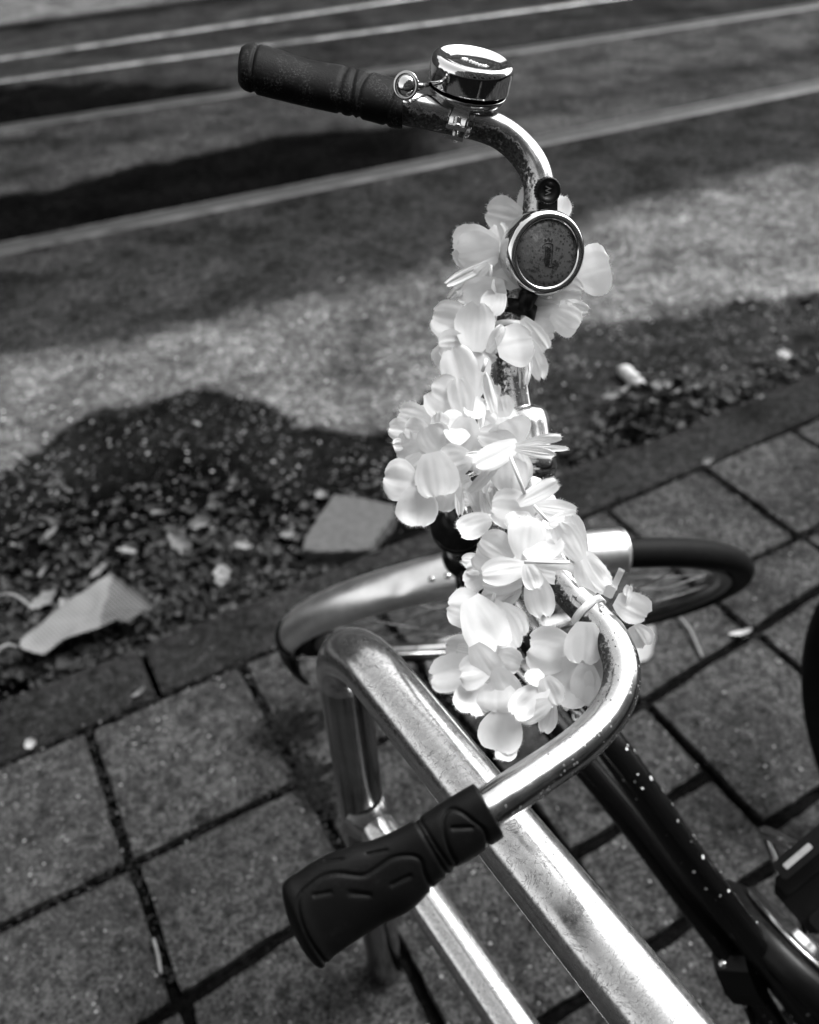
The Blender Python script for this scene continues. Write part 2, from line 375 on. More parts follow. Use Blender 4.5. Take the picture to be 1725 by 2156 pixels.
# ------------------------------------------------------------------ steel bicycle rack
M_POST = m_plain('shaded_rack_steel', .30, .15, 1.0, .25, 20, .03)  # rack steel again, its dark ground reflection put into the base colour
def rack():
    root = empty('bicycle_rack', (-.065, .475, 0)); tag(root, 'galvanised steel tube rack the bicycle leans on, with worn shiny top rail', 'bike rack')
    r = .0245; zt = .742; px, py = -.070, .507
    e = G(1385, 2146, zt); d = nrm(np.array([e[0]-px, e[1]-py, 0])); L = 1.0
    def bend(c0, ups, outs, R, n=14):   # quarter turn from vertical up into direction outs
        return [c0+ups*R*math.sin(t)+outs*R*(1-math.cos(t)) for t in np.linspace(0, math.pi/2, n)]
    z = np.array([0, 0, 1.0]); R = .075; p0 = np.array([px, py, 0.])
    p1 = p0+d*L
    top = bend(p0+z*(zt-R), z, d, R)+[p0+z*zt+d*t for t in np.linspace(R+.02, L-R-.02, 30)]+bend(p1+z*(zt-R), z, -d, R)[::-1]
    o = mesh('top_rail', *tube(spline(top, 2), r, 40, False), M_GALV, root)
    for c, nm in ((p0, 0), (p1, 1)):
        mesh('post', *tube([c+z*t for t in np.linspace(.0, zt-R, 14)], r, 40, False), M_POST, root)
        if 0: vs, fs = lathe(c, z, [(r+.0, .0), (.062, .0), (.062, .006), (r+.004, .008), (r+.003, .02), (r, .022)], 40)
    zl = .44
    mesh('lower_rail', *tube([p0+z*zl+d*t for t in np.linspace(.0, L, 24)], .0205, 36), M_GALV, root)
    for c, s in ((p0, 1), (p1, -1)):
        vs, fs = lathe(c+z*zl+d*s*.012, d*s, [(.031, 0), (.0275, .008), (.0235, .016), (.0205, .020)], 36); mesh('weld', vs, fs, M_STEEL, root)
    adopt(root)
rack()

# ------------------------------------------------------------------ the bicycle
M_RIM = m_plain('tarnished_rim', .10, .35, 1.0, .3, 40, .1)
WC = np.array([.1596, .8996, .3116]); _a, _e = math.radians(5.4), math.radians(57.99)
E1 = np.array([math.cos(_a), math.sin(_a), 0]); _h = np.array([-math.sin(_a), math.cos(_a), 0])
E2 = -_h*math.cos(_e)+np.array([0, 0, 1])*math.sin(_e); EN = np.cross(E1, E2)
def WP(a, b, c=0): return WC+E1*a+E2*b+EN*c
def Wr(t, r, c=0): return WP(r*math.cos(t), r*math.sin(t), c)
bike = empty('bicycle', (.16, .75, 0))
tag(bike, 'black bicycle with rusty swept handlebar and two chrome bells leaning on the rack', 'bicycle')
def torus_prof(nm, prof, mat, parent, n=180, t0=0, t1=2*math.pi, closed=True):
    vs = []; m = len(prof); k = n if closed else n+1
    for i in range(k):
        t = t0+(t1-t0)*i/n
        for r, c in prof: vs.append(Wr(t, r, c))
    fs = []
    for i in range(n):
        j = (i+1) % k
        for q in range(m-1): fs.append((i*m+q, j*m+q, j*m+q+1, i*m+q+1))
    return mesh(nm, vs, fs, mat, parent)
# front wheel
hub = mesh('front_wheel', *lathe(WP(0, 0, -.05), EN, [(.002, -.012), (.006, -.012), (.006, 0), (.0, 0.0), (.012, 0), (.030, .006), (.030, .010), (.014, .016), (.013, .084), (.030, .090), (.030, .094), (.012, .1), (.006, .1), (.006, .112), (.002, .112)], 32), M_STEEL, bike)
tp = [(.335+.0178*math.cos(t), .0178*math.sin(t)) for t in np.linspace(math.pi*.86, -math.pi*.86, 25)]
tyre = torus_prof('tyre', tp, M_TYRE, hub)
torus_prof('rim', [(.317, .011), (.319, .0135), (.312, .0135), (.303, .009), (.300, .0), (.303, -.009), (.312, -.0135), (.319, -.0135), (.317, -.011), (.309, 0), (.317, .011)], M_RIM, hub)
for i in range(36):
    t = 2*math.pi*i/36; s = 1 if i % 2 else -1; off = .42*(1 if (i//2) % 2 else -1)
    mesh('spoke', *tube([Wr(t+off*3, .028, .042*s), Wr(t, .303, .002*s)], .0010, 6), M_RIM, hub)
# mudguard
def fender():
    t0, t1 = math.radians(78), math.radians(180); prof = []
    for a in np.linspace(-1, 1, 17): prof.append((.346+.022*math.sqrt(1-.93*a*a), .0265*a))
    inner = [(r-.0012, c) for r, c in prof[::-1]]
    pr = [(prof[0][0]-.002, prof[0][1]*1.03)]+prof+[(prof[-1][0]-.002, prof[-1][1]*1.03)]+inner
    pr.append(pr[0]); o = torus_prof('mudguard', pr, M_ALU, bike, 260, t0, t1, False)
    for v in o.data.vertices:                                     # a small dent
        u_, w_ = proj(np.array(v.co)); q = .55*math.exp(-(((u_-845)*.8+(w_-1232)*.6)/15)**2-(((w_-1232)*.8-(u_-845)*.6)/22)**2)
        v.co = v.co-V(E2)*.004*q-V(EN)*.001*q
    # rolled front lip
    arc = [Wr(t0, .3465+.022*math.sqrt(1-.93*a*a), .0265*a) for a in np.linspace(-1, 1, 17)]
    mesh('rolled_edge', *tube(arc, .0017, 10), M_ALU, o)
    arc = [Wr(t1, .3465+.022*math.sqrt(1-.93*a*a), .0265*a) for a in np.linspace(-1, 1, 17)]
    mesh('rolled_edge', *tube(arc, .0019, 10), M_ALU, o)
    for (x, y) in ((908, 1217), (942, 1212)):
        # rivets on the outer face near the head tube
        d = ray(x, y); best = None
        for t in np.linspace(t0, t1, 400):
            for c in np.linspace(-.026, .026, 25):
                p = Wr(t, .3465+.022*math.sqrt(max(0, 1-.93*(c/.0265)**2)), c); u, v = proj(p); e = (u-x)**2+(v-y)**2
                if best is None or e < best[0]: best = (e, p, t)
        nn = nrm(E1*math.cos(best[2])+E2*math.sin(best[2])-EN*.5)
        mesh('rivet', *lathe(best[1], nn, [(.0045, -.001), (.0042, .0008), (.0025, .002), (0.0001, .0024)], 16), M_STEEL, o)
    # black mud flap hanging from the rear end
    vs = []; N = 14; A_ = np.linspace(-1, 1, 11)
    for off in (.002, -.008):
        for i in range(N+1):
            f = i/N
            g_ = max(0, f-.45)/.55
            for a in A_: vs.append(Wr(t1-.13+.13*min(1, f/.45), .3515+.021*math.sqrt(1-.93*a*a)+off, .0268*a)+(E1*.026-np.array([0, 0, .062]))*g_**1.2-E1*.010*math.sin(g_*2.2)+EN*a*.003*g_)
    m = len(A_); h = (N+1)*m; fs = []
    for o_ in (0, h): fs += [(o_+i*m+q, o_+i*m+q+1, o_+(i+1)*m+q+1, o_+(i+1)*m+q) for i in range(N) for q in range(m-1)]
    rim = [q for q in range(m)]+[i*m+m-1 for i in range(1, N+1)]+[N*m+q for q in range(m-2, -1, -1)]+[i*m for i in range(N-1, 0, -1)]
    fs += [(rim[k], rim[(k+1) % len(rim)], h+rim[(k+1) % len(rim)], h+rim[k]) for k in range(len(rim))]
    mesh('mud_flap', vs, fs, M_PLASTIC, o)
    for s in (-1, 1):
        mesh('stay', *tube([WP(0, 0, .058*s), Wr(math.radians(170), .2, .045*s), Wr(math.radians(176), .345, .031*s)], .0022, 8), M_STEEL, o)
fender()
# fork, headset, head tube, stem  (a = along wheel's forward direction, b = along the steering plane)
fork = mesh('fork', *tube(spline([WP(-.125, .40), WP(-.118, .392)], 3), .016, 20), M_BLACK, bike)
for s in (-1, 1):
    c = spline([WP(-.122, .405, .0*s), WP(-.118, .40, .040*s), WP(-.095, .33, .046*s), WP(-.05, .18, .050*s), WP(0, 0, .055*s)], 10)
    mesh('fork_blade', *tube(c, np.linspace(.0125, .0075, len(c)), 16), M_BLACK, fork)
def axp(b, a0=-.129): return WP(-.1224+(b-.412)*(-.1420+.1224)/(.5417-.412), b)
AX = nrm(axp(.6)-axp(.4))
ht = mesh('head_tube', *lathe(axp(.40), AX, [(.0, 0), (.024, 0), (.026, .006), (.024, .014), (.0185, .018), (.0185, .105), (.024, .108), (.025, .116), (.0, .118)], 40), M_BLACK, bike)
hs = mesh('headset', *lathe(axp(.515), AX, [(.0, 0), (.021, 0), (.0265, .004), (.0275, .010), (.0265, .0125), (.0245, .0135), (.0245, .0165), (.0265, .018), (.0265, .024), (.022, .0265), (.021, .030), (.0195, .031), (.019, .036), (.0145, .038), (.0135, .042), (0, .042)], 48), M_PLASTIC, bike)
q = P(1103, 905, .612)
stem = mesh('stem', *tube(spline([axp(.535), axp(.60), axp(.665), axp(.69)*.45+q*.55-AX*.012, q-nrm(q-axp(.69))*.006], 8), np.interp(np.linspace(0, 1, 33), [0, .6, 1], [.0111, .0125, .0145]), 28), M_STEEL, bike)
# handlebar
HB = [(862, 228, .588), (905, 237, .592), (955, 248, .596), (1010, 261, .601), (1058, 281, .604), (1099, 316, .606), (1127, 360, .606), (1136, 408, .606), (1128, 470, .606), (1110, 540, .605), (1090, 610, .604), (1079, 680, .604), (1077, 750, .604), (1085, 830, .603), (1098, 905, .600), (1108, 980, .594), (1118, 1050, .585), (1136, 1120, .573), (1164, 1190, .560), (1202, 1247, .548), (1249, 1297, .538), (1289, 1346, .527), (1309, 1402, .515), (1303, 1462, .503), (1270, 1520, .492), (1214, 1574, .480), (1150, 1620, .469), (1080, 1667, .457), (1025, 1705, .449)]
hc = spline([P(*q) for q in HB], 10)
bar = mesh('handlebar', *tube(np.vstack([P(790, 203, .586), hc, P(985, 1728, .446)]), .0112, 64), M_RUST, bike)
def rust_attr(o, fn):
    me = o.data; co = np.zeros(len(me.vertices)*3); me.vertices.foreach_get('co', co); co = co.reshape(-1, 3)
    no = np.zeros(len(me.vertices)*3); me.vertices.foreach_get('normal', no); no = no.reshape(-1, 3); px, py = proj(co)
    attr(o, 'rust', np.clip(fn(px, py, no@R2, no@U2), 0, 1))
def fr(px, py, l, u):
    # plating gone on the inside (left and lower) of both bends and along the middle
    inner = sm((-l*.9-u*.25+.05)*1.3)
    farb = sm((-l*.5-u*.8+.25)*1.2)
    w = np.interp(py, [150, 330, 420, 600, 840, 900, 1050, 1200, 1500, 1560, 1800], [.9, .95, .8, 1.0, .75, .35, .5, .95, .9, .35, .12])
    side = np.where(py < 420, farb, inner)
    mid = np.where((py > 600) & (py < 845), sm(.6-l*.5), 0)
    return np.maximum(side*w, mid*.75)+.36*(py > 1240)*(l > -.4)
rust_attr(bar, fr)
slc = spline([P(1094, 862, .6015), P(1103, 905, .600), P(1111, 960, .596), P(1117, 1010, .590)], 8)
prof = np.interp(np.linspace(0, 1, len(slc)), [0, .06, .14, .3, .85, .95, 1], [.0125, .0165, .0185, .0195, .0195, .018, .0145])
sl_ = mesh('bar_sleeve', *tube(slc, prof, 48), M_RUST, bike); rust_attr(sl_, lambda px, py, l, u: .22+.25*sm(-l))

def grip(nm, secs, thick, mat, grooves, slots, nth=150, nax=190, gd=.0013, gw=4.2, sq=2.3):
    # secs: (top px, bottom px, distance) along the grip; cross-section is a rounded oval
    C = spline([list(a)+list(b)+[d, th] for (a, b, d), th in zip(secs, thick)], 16)
    s = np.linspace(0, len(C)-1, nax); C = np.array([np.interp(s, range(len(C)), C[:, k]) for k in range(6)]).T
    pts = []
    for k, (ax_, ay, bx, by, d, th) in enumerate(C):
        A = P(ax_, ay, d); B = P(bx, by, d); c = (A+B)/2; hv = (A-B)/2; vd = nrm(ray((ax_+bx)/2, (ay+by)/2)); f = k/(nax-1)
        rr = 1.0
        e = (1-f)/.085
        if e < 1: rr = math.sqrt(max(0, 1-(1-e)**2))*.999+.001
        e0 = f/.012
        if e0 < 1: rr = min(rr, .80+.2*math.sqrt(max(0, 1-(1-e0)**2)))
        for j in range(nth):
            t = 2*math.pi*j/nth; cs, sn = math.cos(t), math.sin(t)
            u = abs(cs)**(2/sq)*(1 if cs > 0 else -1); v = abs(sn)**(2/sq)*(1 if sn > 0 else -1)
            pts.append(c+hv*u*rr+vd*th*v*rr)
    pts = np.array(pts); n = nth
    fs = [(i*n+k, (i+1)*n+k, (i+1)*n+(k+1) % n, i*n+(k+1) % n) for i in range(nax-1) for k in range(n)]+[tuple(range(n)), tuple((nax-1)*n+k for k in range(n))[::-1]]
    o = mesh(nm, pts, fs, mat, bike)
    no = np.zeros(len(pts)*3); o.data.vertices.foreach_get('normal', no); no = no.reshape(-1, 3)
    px, py = proj(pts); Q = np.stack([px, py], 1); disp = np.zeros(len(pts))
    def dist(poly):
        p = np.array(poly, float); D = np.full(len(Q), 1e9)
        for a, b in zip(p[:-1], p[1:]):
            ab = b-a; t = np.clip(((Q-a)@ab)/(ab@ab), 0, 1); D = np.minimum(D, np.linalg.norm(Q-(a+t[:, None]*ab), axis=1))
        return D
    for g in grooves: disp = np.maximum(disp, gd*np.exp(-(dist(spline(g, 6))/gw)**2))
    for (a, b, wd) in slots: disp = np.maximum(disp, gd*1.1*np.exp(-(dist([a, b])/wd)**2))
    co = pts-no*disp[:, None] if (no.mean() == no.mean()) else pts
    ctr = pts.mean(0)
    if ((pts-ctr)*no).sum() < 0: co = pts+no*disp[:, None]
    o.data.vertices.foreach_set('co', co.ravel()); o.data.update(); return o
c5 = lambda x, y: (539+.375*x, 1581+.375*y)
g1 = [[c5(*p) for p in q] for q in (
    [(400, 1200), (310, 1080), (262, 980), (239, 880), (248, 815), (300, 758), (375, 705), (460, 688), (600, 702), (680, 660), (770, 602), (870, 590), (925, 615), (948, 690), (990, 775)],
    [(890, 380), (925, 440), (975, 530), (1030, 620), (1085, 712)],
    [(915, 378), (955, 445), (1010, 535), (1070, 620), (1100, 660), (1145, 668)],
    [(1125, 630), (1088, 560), (1058, 460), (1056, 375), (1090, 327), (1150, 342), (1230, 402), (1285, 450), (1312, 545)])]
s1 = [(c5(1105, 435), c5(1215, 432), 4.2), (c5(525, 800), c5(640, 812), 4.2), (c5(765, 755), c5(865, 705), 4.2), (c5(325, 812), c5(420, 795), 3.2), (c5(385, 612), c5(485, 603), 3.0), (c5(625, 578), c5(735, 556), 2.5)]
secs1 = [((1000, 1648), (1064, 1762), .449), ((960, 1671), (1030, 1784), .447), ((918, 1697), (1000, 1806), .445), ((878, 1724), (962, 1829), .443), ((830, 1749), (915, 1868), .441), ((785, 1768), (868, 1915), .439), ((735, 1783), (806, 1946), .437), ((675, 1806), (752, 1980), .434), ((625, 1838), (706, 2012), .431), ((600, 1856), (684, 2036), .428), ((582, 1884), (656, 2050), .426)]
grip('grip', secs1, [.0152, .0152, .0150, .0146, .0144, .0150, .0158, .0160, .0158, .0150, .0135], M_GRIP2, g1, s1)['label'] = 'smooth black ergonomic grip with wavy groove and flared end'
c1 = lambda x, y: (467+.4583*x, 57.5+.4583*y)
g2 = [[c1(*p) for p in q] for q in (
    [(172, 60), (150, 110), (138, 180), (138, 250), (150, 320)], [(592, 160), (560, 210), (540, 280), (536, 350), (548, 420)],
    [(622, 175), (604, 240), (594, 320), (602, 425)], [(690, 190), (648, 250), (630, 320), (632, 440)], [(825, 220), (790, 290), (765, 370), (752, 470)])]
secs2 = [((850, 176), (848, 271), .588), ((834, 165), (832, 270), .588), ((780, 150), (780, 256), .586), ((733, 139), (728, 243), .584), ((650, 124), (650, 226), .580), ((590, 104), (575, 208), .576), ((550, 92), (530, 196), .573), ((530, 90), (512, 188), .572), ((512, 96), (503, 176), .571), ((503, 106), (499, 160), .571)]
grip('grip', secs2, [.0152, .0168, .0168, .0166, .0165, .0165, .0165, .016, .0148, .011], M_GRIP, g2, [], 110, 150, .0014, 4.0, 2.05)['label'] = 'weathered black rubber grip with three ring grooves at far end of the bar'

# ---- bells
def img_axis(x, y, ang, phi):
    # direction that leans phi towards the viewer out of the view's cross plane; ang measured clockwise from up
    rd = nrm(ray(x, y)); ri = nrm(R2-rd*(R2@rd)); up = np.cross(ri, rd)
    a, p = math.radians(ang), math.radians(phi); return nrm(math.cos(p)*(up*math.cos(a)+ri*math.sin(a))-math.sin(p)*rd)
def arcp(r0, z0, r1, z1, n=8):   # quarter round from (r0,z0) side to (r1,z1) top
    return [(r1+(r0-r1)*math.cos(t), z0+(z1-z0)*math.sin(t)) for t in np.linspace(0, math.pi/2, n)]
bo = P(987, 183, .595); ba = img_axis(987, 183, 10, 17.5); mm = .001
def text_mesh(name, txt, size, o, x, y, z, mat, parent, depth=.0003, bold=0):
    cu = bpy.data.curves.new(name, 'FONT'); cu.body = txt; cu.size = size; cu.extrude = depth; cu.align_x = 'CENTER'; cu.align_y = 'CENTER'; cu.offset = bold
    ob = bpy.data.objects.new(name, cu); COL.objects.link(ob); dg = bpy.context.evaluated_depsgraph_get(); dg.update()
    me = bpy.data.meshes.new_from_object(ob.evaluated_get(dg)); bpy.data.objects.remove(ob, do_unlink=True); bpy.data.curves.remove(cu)
    x, y, z = nrm(x), nrm(y), nrm(z)
    for v in me.vertices: v.co = V(np.array(o)+x*v.co.x+y*v.co.y+z*v.co.z)
    me.materials.clear(); return link(name, me, mat, parent, False)
M_VOID = m_plain('bell_gap_shade', .002, .9)  # shade inside the open gap under the dome, painted as flat black
M_VOID.node_tree.nodes['Principled BSDF'].inputs['Specular IOR Level'].default_value = 0
bell = mesh('bell', *lathe(bo, ba, [(28.4*mm, 1.3*mm), (28.9*mm, 1.5*mm), (29*mm, 2.4*mm)]+arcp(29*mm, 13.5*mm, 24.6*mm, 19.5*mm, 12)+[(23.6*mm, 19.2*mm), (20*mm, 17.6*mm), (15*mm, 16.6*mm), (9*mm, 16.2*mm), (0.01*mm, 16.1*mm)], 96), M_CHROME, bike)
bell['label'] = 'upright chrome bell with dished lid and round thumb lever'
mesh('bell_base', *lathe(bo, ba, [(0.01*mm, -11*mm), (14*mm, -11*mm), (20*mm, -10.2*mm), (24*mm, -8*mm), (26.8*mm, -5*mm), (27.6*mm, -2.0*mm), (27.0*mm, -1.5*mm), (24*mm, -1.5*mm)], 96), M_CHROME2, bell)
mesh('bell_gap', *lathe(bo, ba, [(27*mm, -2*mm), (27.3*mm, 2.5*mm), (10*mm, 2.5*mm)], 64), M_VOID, bell)
bx = nrm(np.cross(ba, ray(987, 183))); by = np.cross(ba, bx)
mk = MB(); M_MARK = m_plain('engraved_mark', .95, .4, 0, .02)
def star(o, x, y, z, R, k=7):
    vs = [];
    for i in range(2*k):
        r = R if i % 2 == 0 else R*.35; t = math.pi*i/k; vs.append(o+x*r*math.cos(t)+y*r*math.sin(t)+z*.0001)
    vs.append(o+z*.0001); n = 2*k; return vs, [(i, (i+1) % n, n) for i in range(n)]
top = bo+ba*16.55*mm; cxr = -bx if (bx@R2) < 0 else bx; cyr = nrm(np.cross(ba, cxr))
mk.add(*star(top-cxr*6*mm+cyr*3.2*mm, cxr, cyr, ba, 3.4*mm)); mk.add(*star(top+cxr*8.5*mm-cyr*3*mm, cxr, cyr, ba, 3.0*mm, 5))
for i in range(4):
    c = top+cxr*(-2.2+2.3*i)*mm+cyr*(1.6-1.4*i)*mm
    mk.add(*box(c, cxr*.5+cyr, np.cross(ba, cxr*.5+cyr), ba, 3.0*mm, .55*mm, .3*mm)); mk.add(*box(c+cxr*.8*mm, cxr*1-cyr*.8, np.cross(ba, cxr-cyr*.8), ba, 2.2*mm, .5*mm, .3*mm))
mk.build('engraved_emblem', M_MARK, bell, False)
# thumb lever: ring, dished button, two-strand arm
lo = P(855, 180, .566); la = img_axis(855, 180, -75, 68)
lev = mesh('thumb_lever', *lathe(lo, la, [(6.3*mm, .2*mm), (6.6*mm, .9*mm), (8.9*mm, .9*mm), (9.1*mm, .5*mm), (8.9*mm, 0), (6.4*mm, -.2*mm)], 40), M_STEEL, bell)
mesh('lever_button', *lathe(lo, la, [(6.5*mm, .6*mm), (6.1*mm, 1.9*mm), (5*mm, 3.1*mm), (3*mm, 4.0*mm), (.01*mm, 4.3*mm)], 40), M_CHROME, bell)
mesh('lever_arm', *tube(spline([P(878, 172, .567), P(888, 177, .572), P(898, 176, .580), P(912, 168, .60)], 6), .0011, 10), M_STEEL, bell)
mesh('lever_arm', *tube(spline([P(874, 192, .567), P(886, 186, .572), P(899, 180, .580), P(912, 176, .60)], 6), .0011, 10), M_STEEL, bell)
mesh('lever_arm', *tube([P(879, 182, .567), P(900, 180, .580)], [.0022, .0012], 10), M_STEEL, bell)
# clamp strap, ears, screw
def plate(pts, wd, wdir, th, nm, mat, par):
    c = spline(pts, 6); T = np.gradient(c, axis=0); vs = []
    for p, t in zip(c, T):
        t = nrm(t); w_ = nrm(wdir-t*(wdir@t)); n = np.cross(t, w_)
        vs += [p-w_*wd/2-n*th/2, p+w_*wd/2-n*th/2, p+w_*wd/2+n*th/2, p-w_*wd/2+n*th/2]
    m = len(c); fs = [(i*4+k, i*4+(k+1) % 4, i*4+4+(k+1) % 4, i*4+4+k) for i in range(m-1) for k in range(4)]+[(3, 2, 1, 0), (m*4-4, m*4-3, m*4-2, m*4-1)]
    return mesh(nm, vs, fs, mat, par, False)
wd_ = R2*.97-U2*.24
cl = plate([P(976, 222, .578), P(971, 236, .5800), P(965, 250, .5805), P(961, 264, .580), P(959, 270, .5815)], .0112, wd_, .0012, 'clamp', M_CHROME2, bell)
plate([P(960, 267, .5815), P(960, 268.5, .574), P(959, 269, .570)], .0132, wd_, .0026, 'clamp_ear', M_CHROME2, bell)
plate([P(957, 288, .586), P(956.5, 289.5, .577), P(956, 290, .571)], .0126, wd_, .0026, 'clamp_ear', M_CHROME2, bell)
bc = P(964, 246, .5735); be = P(957, 295, .5755); sp_ = [(0.0, 0)]
L_ = np.linalg.norm(be-bc); prf = [(.0002, 0)]
for i in range(34): prf.append(((.0028 if i % 2 else .0021), L_*(.02+.9*i/34)))
prf += [(.0034, L_*.93), (.0036, L_*.97), (.0025, L_*1.06), (.0001, L_*1.09)]
mesh('screw', *lathe(bc, be-bc, prf, 20), M_STEEL, bell)
mesh('nut', *lathe(P(962, 262, .5735), be-bc, [(.0001, 0), (.0036, 0), (.0038, .001), (.0036, .0024), (.0001, .0024)], 6), M_STEEL, bell)
mesh('clamp_band', *tube(spline([hc[24]+v for v in [np.zeros(3), (hc[26]-hc[24])]], 4), .0119, 40), M_CHROME2, bell)

b2o = P(1142, 533, .588); b2a = img_axis(1145, 533, 95, 67)
m = NT('rust_speckled_lid'); s1_ = m.vor(300); s2_ = m.noise(210, 6, .75); s3_ = m.noise(38, 4); 
sp = m.ma('MAXIMUM', m.mr(s1_, .15, .34, 1, 0), m.mr(s2_, .50, .60, 0, 1)); 
pale = m.ma('MULTIPLY', m.mr(s3_, .52, .70, 0, 1), m.mr(s2_, .42, .56, 0, 1))
m.set(m.mix(pale, m.mix(sp, .13, .010), .30), m.mix(sp, .5, .8), m.mix(sp, .35, .0)); m.bump(m.ma('ADD', sp, s2_), .25, .0004); M_LID = m.m
bell2 = mesh('bell', *lathe(b2o, b2a, [(28*mm, -9*mm), (28.8*mm, -4*mm), (29*mm, 1*mm)]+arcp(29*mm, 3*mm, 24.8*mm, 11*mm, 14)+[(24.0*mm, 11.1*mm), (22.6*mm, 10.6*mm), (21.9*mm, 9.4*mm), (21.6*mm, 8.9*mm)], 96), M_CHROME, bike)
bell2['label'] = 'round bell facing the viewer with rust speckled lid in a chrome ring'
lid = mesh('lid', *lathe(b2o, b2a, [(22.0*mm, 8.6*mm), (21.4*mm, 9.4*mm), (18*mm, 9.9*mm), (10*mm, 10.3*mm), (.01*mm, 10.4*mm)], 96), M_LID, bell2)
mesh('bell_base', *lathe(b2o, b2a, [(.01*mm, -15*mm), (18*mm, -15*mm), (25*mm, -11*mm), (26.5*mm, -7*mm)], 64), M_CHROME2, bell2)
_x = nrm(R2-b2a*(R2@b2a)); _y = np.cross(b2a, _x)
M_ENG = m_plain('dark_engraving', .004, .7, 0, .2)
lc = b2o+b2a*10.5*mm
# crest: crown, scroll-ended frame and the word running upwards inside it
text_mesh('lettering', 'WIDEK', 4.1*mm, lc+_x*.6*mm-_y*1.3*mm, _y, -_x, b2a, M_ENG, bell2, .00025, .00006)
em = MB()
def line(pts, r=.00018): em.add(*tube(spline([lc+_x*a*mm+_y*b*mm for a, b in pts], 6), r, 6))
line([(3.0, -5.5), (3.2, 0), (3.2, 5.2), (2.2, 6.6), (-1.5, 6.9), (-3.6, 5.8), (-4.1, 4.4), (-3.1, 4.0), (-2.4, 5.0)])
line([(-1.9, 5.0), (-2.0, 0), (-2.0, -5.0), (-1.2, -7.2), (1.6, -8.6), (4.6, -7.6), (6.2, -5.4), (5.8, -4.2), (4.7, -4.6), (5.0, -5.6)])
line([(3.0, -5.5), (3.6, -6.6), (4.8, -6.2)])
line([(-2.6, 7.6), (-2.9, 9.8), (-1.4, 8.4), (-.2, 10.3), (.9, 8.4), (2.4, 9.8), (2.1, 7.6)])
em.build('crest', M_ENG, bell2)
# ribbed thumb knob with W, and its neck
ko = P(1154, 401, .583); ka = img_axis(1154, 401, 86, 72)
vs, fs = lathe(ko, ka, [(.01*mm, -5*mm), (8.2*mm, -5*mm), (9.0*mm, -4*mm), (9.2*mm, 0*mm), (8.6*mm, 1.6*mm), (7.8*mm, 2.2*mm), (7.0*mm, 1.9*mm), (5.2*mm, 1.8*mm), (5.0*mm, 1.4*mm), (.01*mm, 1.4*mm)], 144)
vs = np.array(vs); rel = vs-ko; ax_ = rel@ka; rad = rel-np.outer(ax_, ka); rl = np.linalg.norm(rad, axis=1); xx, yy, zz = axes(ka); th = np.arctan2(rad@yy, rad@xx)
k_ = np.where((rl > .0085) & (ax_ < .001), 1-.07*(np.cos(th*26) > .35), 1.0); vs = ko+np.outer(ax_, ka)+rad*k_[:, None]
knob = mesh('thumb_knob', vs, fs, M_PLASTIC, bell2)
kx = nrm(R2-ka*(R2@ka)); ky = np.cross(ka, kx)
text_mesh('knob_letter', 'W', 5.4*mm, ko+ka*1.6*mm, ky, -kx, ka, m_plain('worn_letter', .10, .5), bell2, .0002, .0001)
plate([P(1154, 412, .588), P(1153, 428, .590), P(1153, 446, .593)], .0135, R2, .004, 'knob_neck', M_PLASTIC, bell2)
mesh('bell_strut', *tube([P(1118, 610, .592), P(1098, 655, .594)], [.007, .0055], 16), M_PLASTIC, bell2)
mesh('clamp', *tube([P(1095, 640, .602), P(1088, 668, .602)], .0128, 32), M_PLASTIC, bell2)

# ---- frame
fc = spline([axp(.43)+EN*-.012, P(1060, 1262, .95), P(1125, 1352, .925), P(1180, 1428, .91), P(1240, 1508, .895), P(1300, 1588, .885), P(1379, 1700, .885), P(1468, 1828, .90), P(1568, 1962, .925), P(1685, 2115, .96), P(1790, 2250, .99)], 10)
frame = mesh('frame', *tube(fc, .0172, 36), M_BLACK, bike)
f2 = spline([axp(.405)+EN*-.012, P(1010, 1330, .99), P(1120, 1470, .965), P(1240, 1620, .945), P(1340, 1745, .94), P(1440, 1880, .945), P(1530, 2000, .96), P(1600, 2110, .98), P(1700, 2260, 1.02)], 10)
mesh('lower_frame_tube', *tube(f2, .0150, 30), M_BLACK, frame)
mesh('cable', *tube(spline([P(1165, 1455, .885), P(1200, 1490, .878), P(1240, 1535, .873)], 8), .0016, 8), M_RIM, frame)
mesh('cable', *tube(spline([P(1178, 1448, .885), P(1212, 1482, .878), P(1250, 1525, .873)], 8), .0016, 8), M_RIM, frame)
# pale decal letters on the top of the tube, under the petals
M_DECAL = m_plain('pale_decal', .6, .5)
for k_, (s, x, y) in enumerate((('S', 1196, 1488), ('G', 1214, 1508), ('L', 1322, 1606))):
    d_ = nrm(P(x+60, y+82, .885)-P(x, y, .895)); zf = -nrm(ray(x, y)); xs = nrm(d_-zf*(d_@zf)); ys_ = np.cross(zf, xs)
    if k_ < 2: text_mesh('decal', s, .013, P(x, y, .8755), xs, ys_, zf, M_DECAL, frame, .0004)
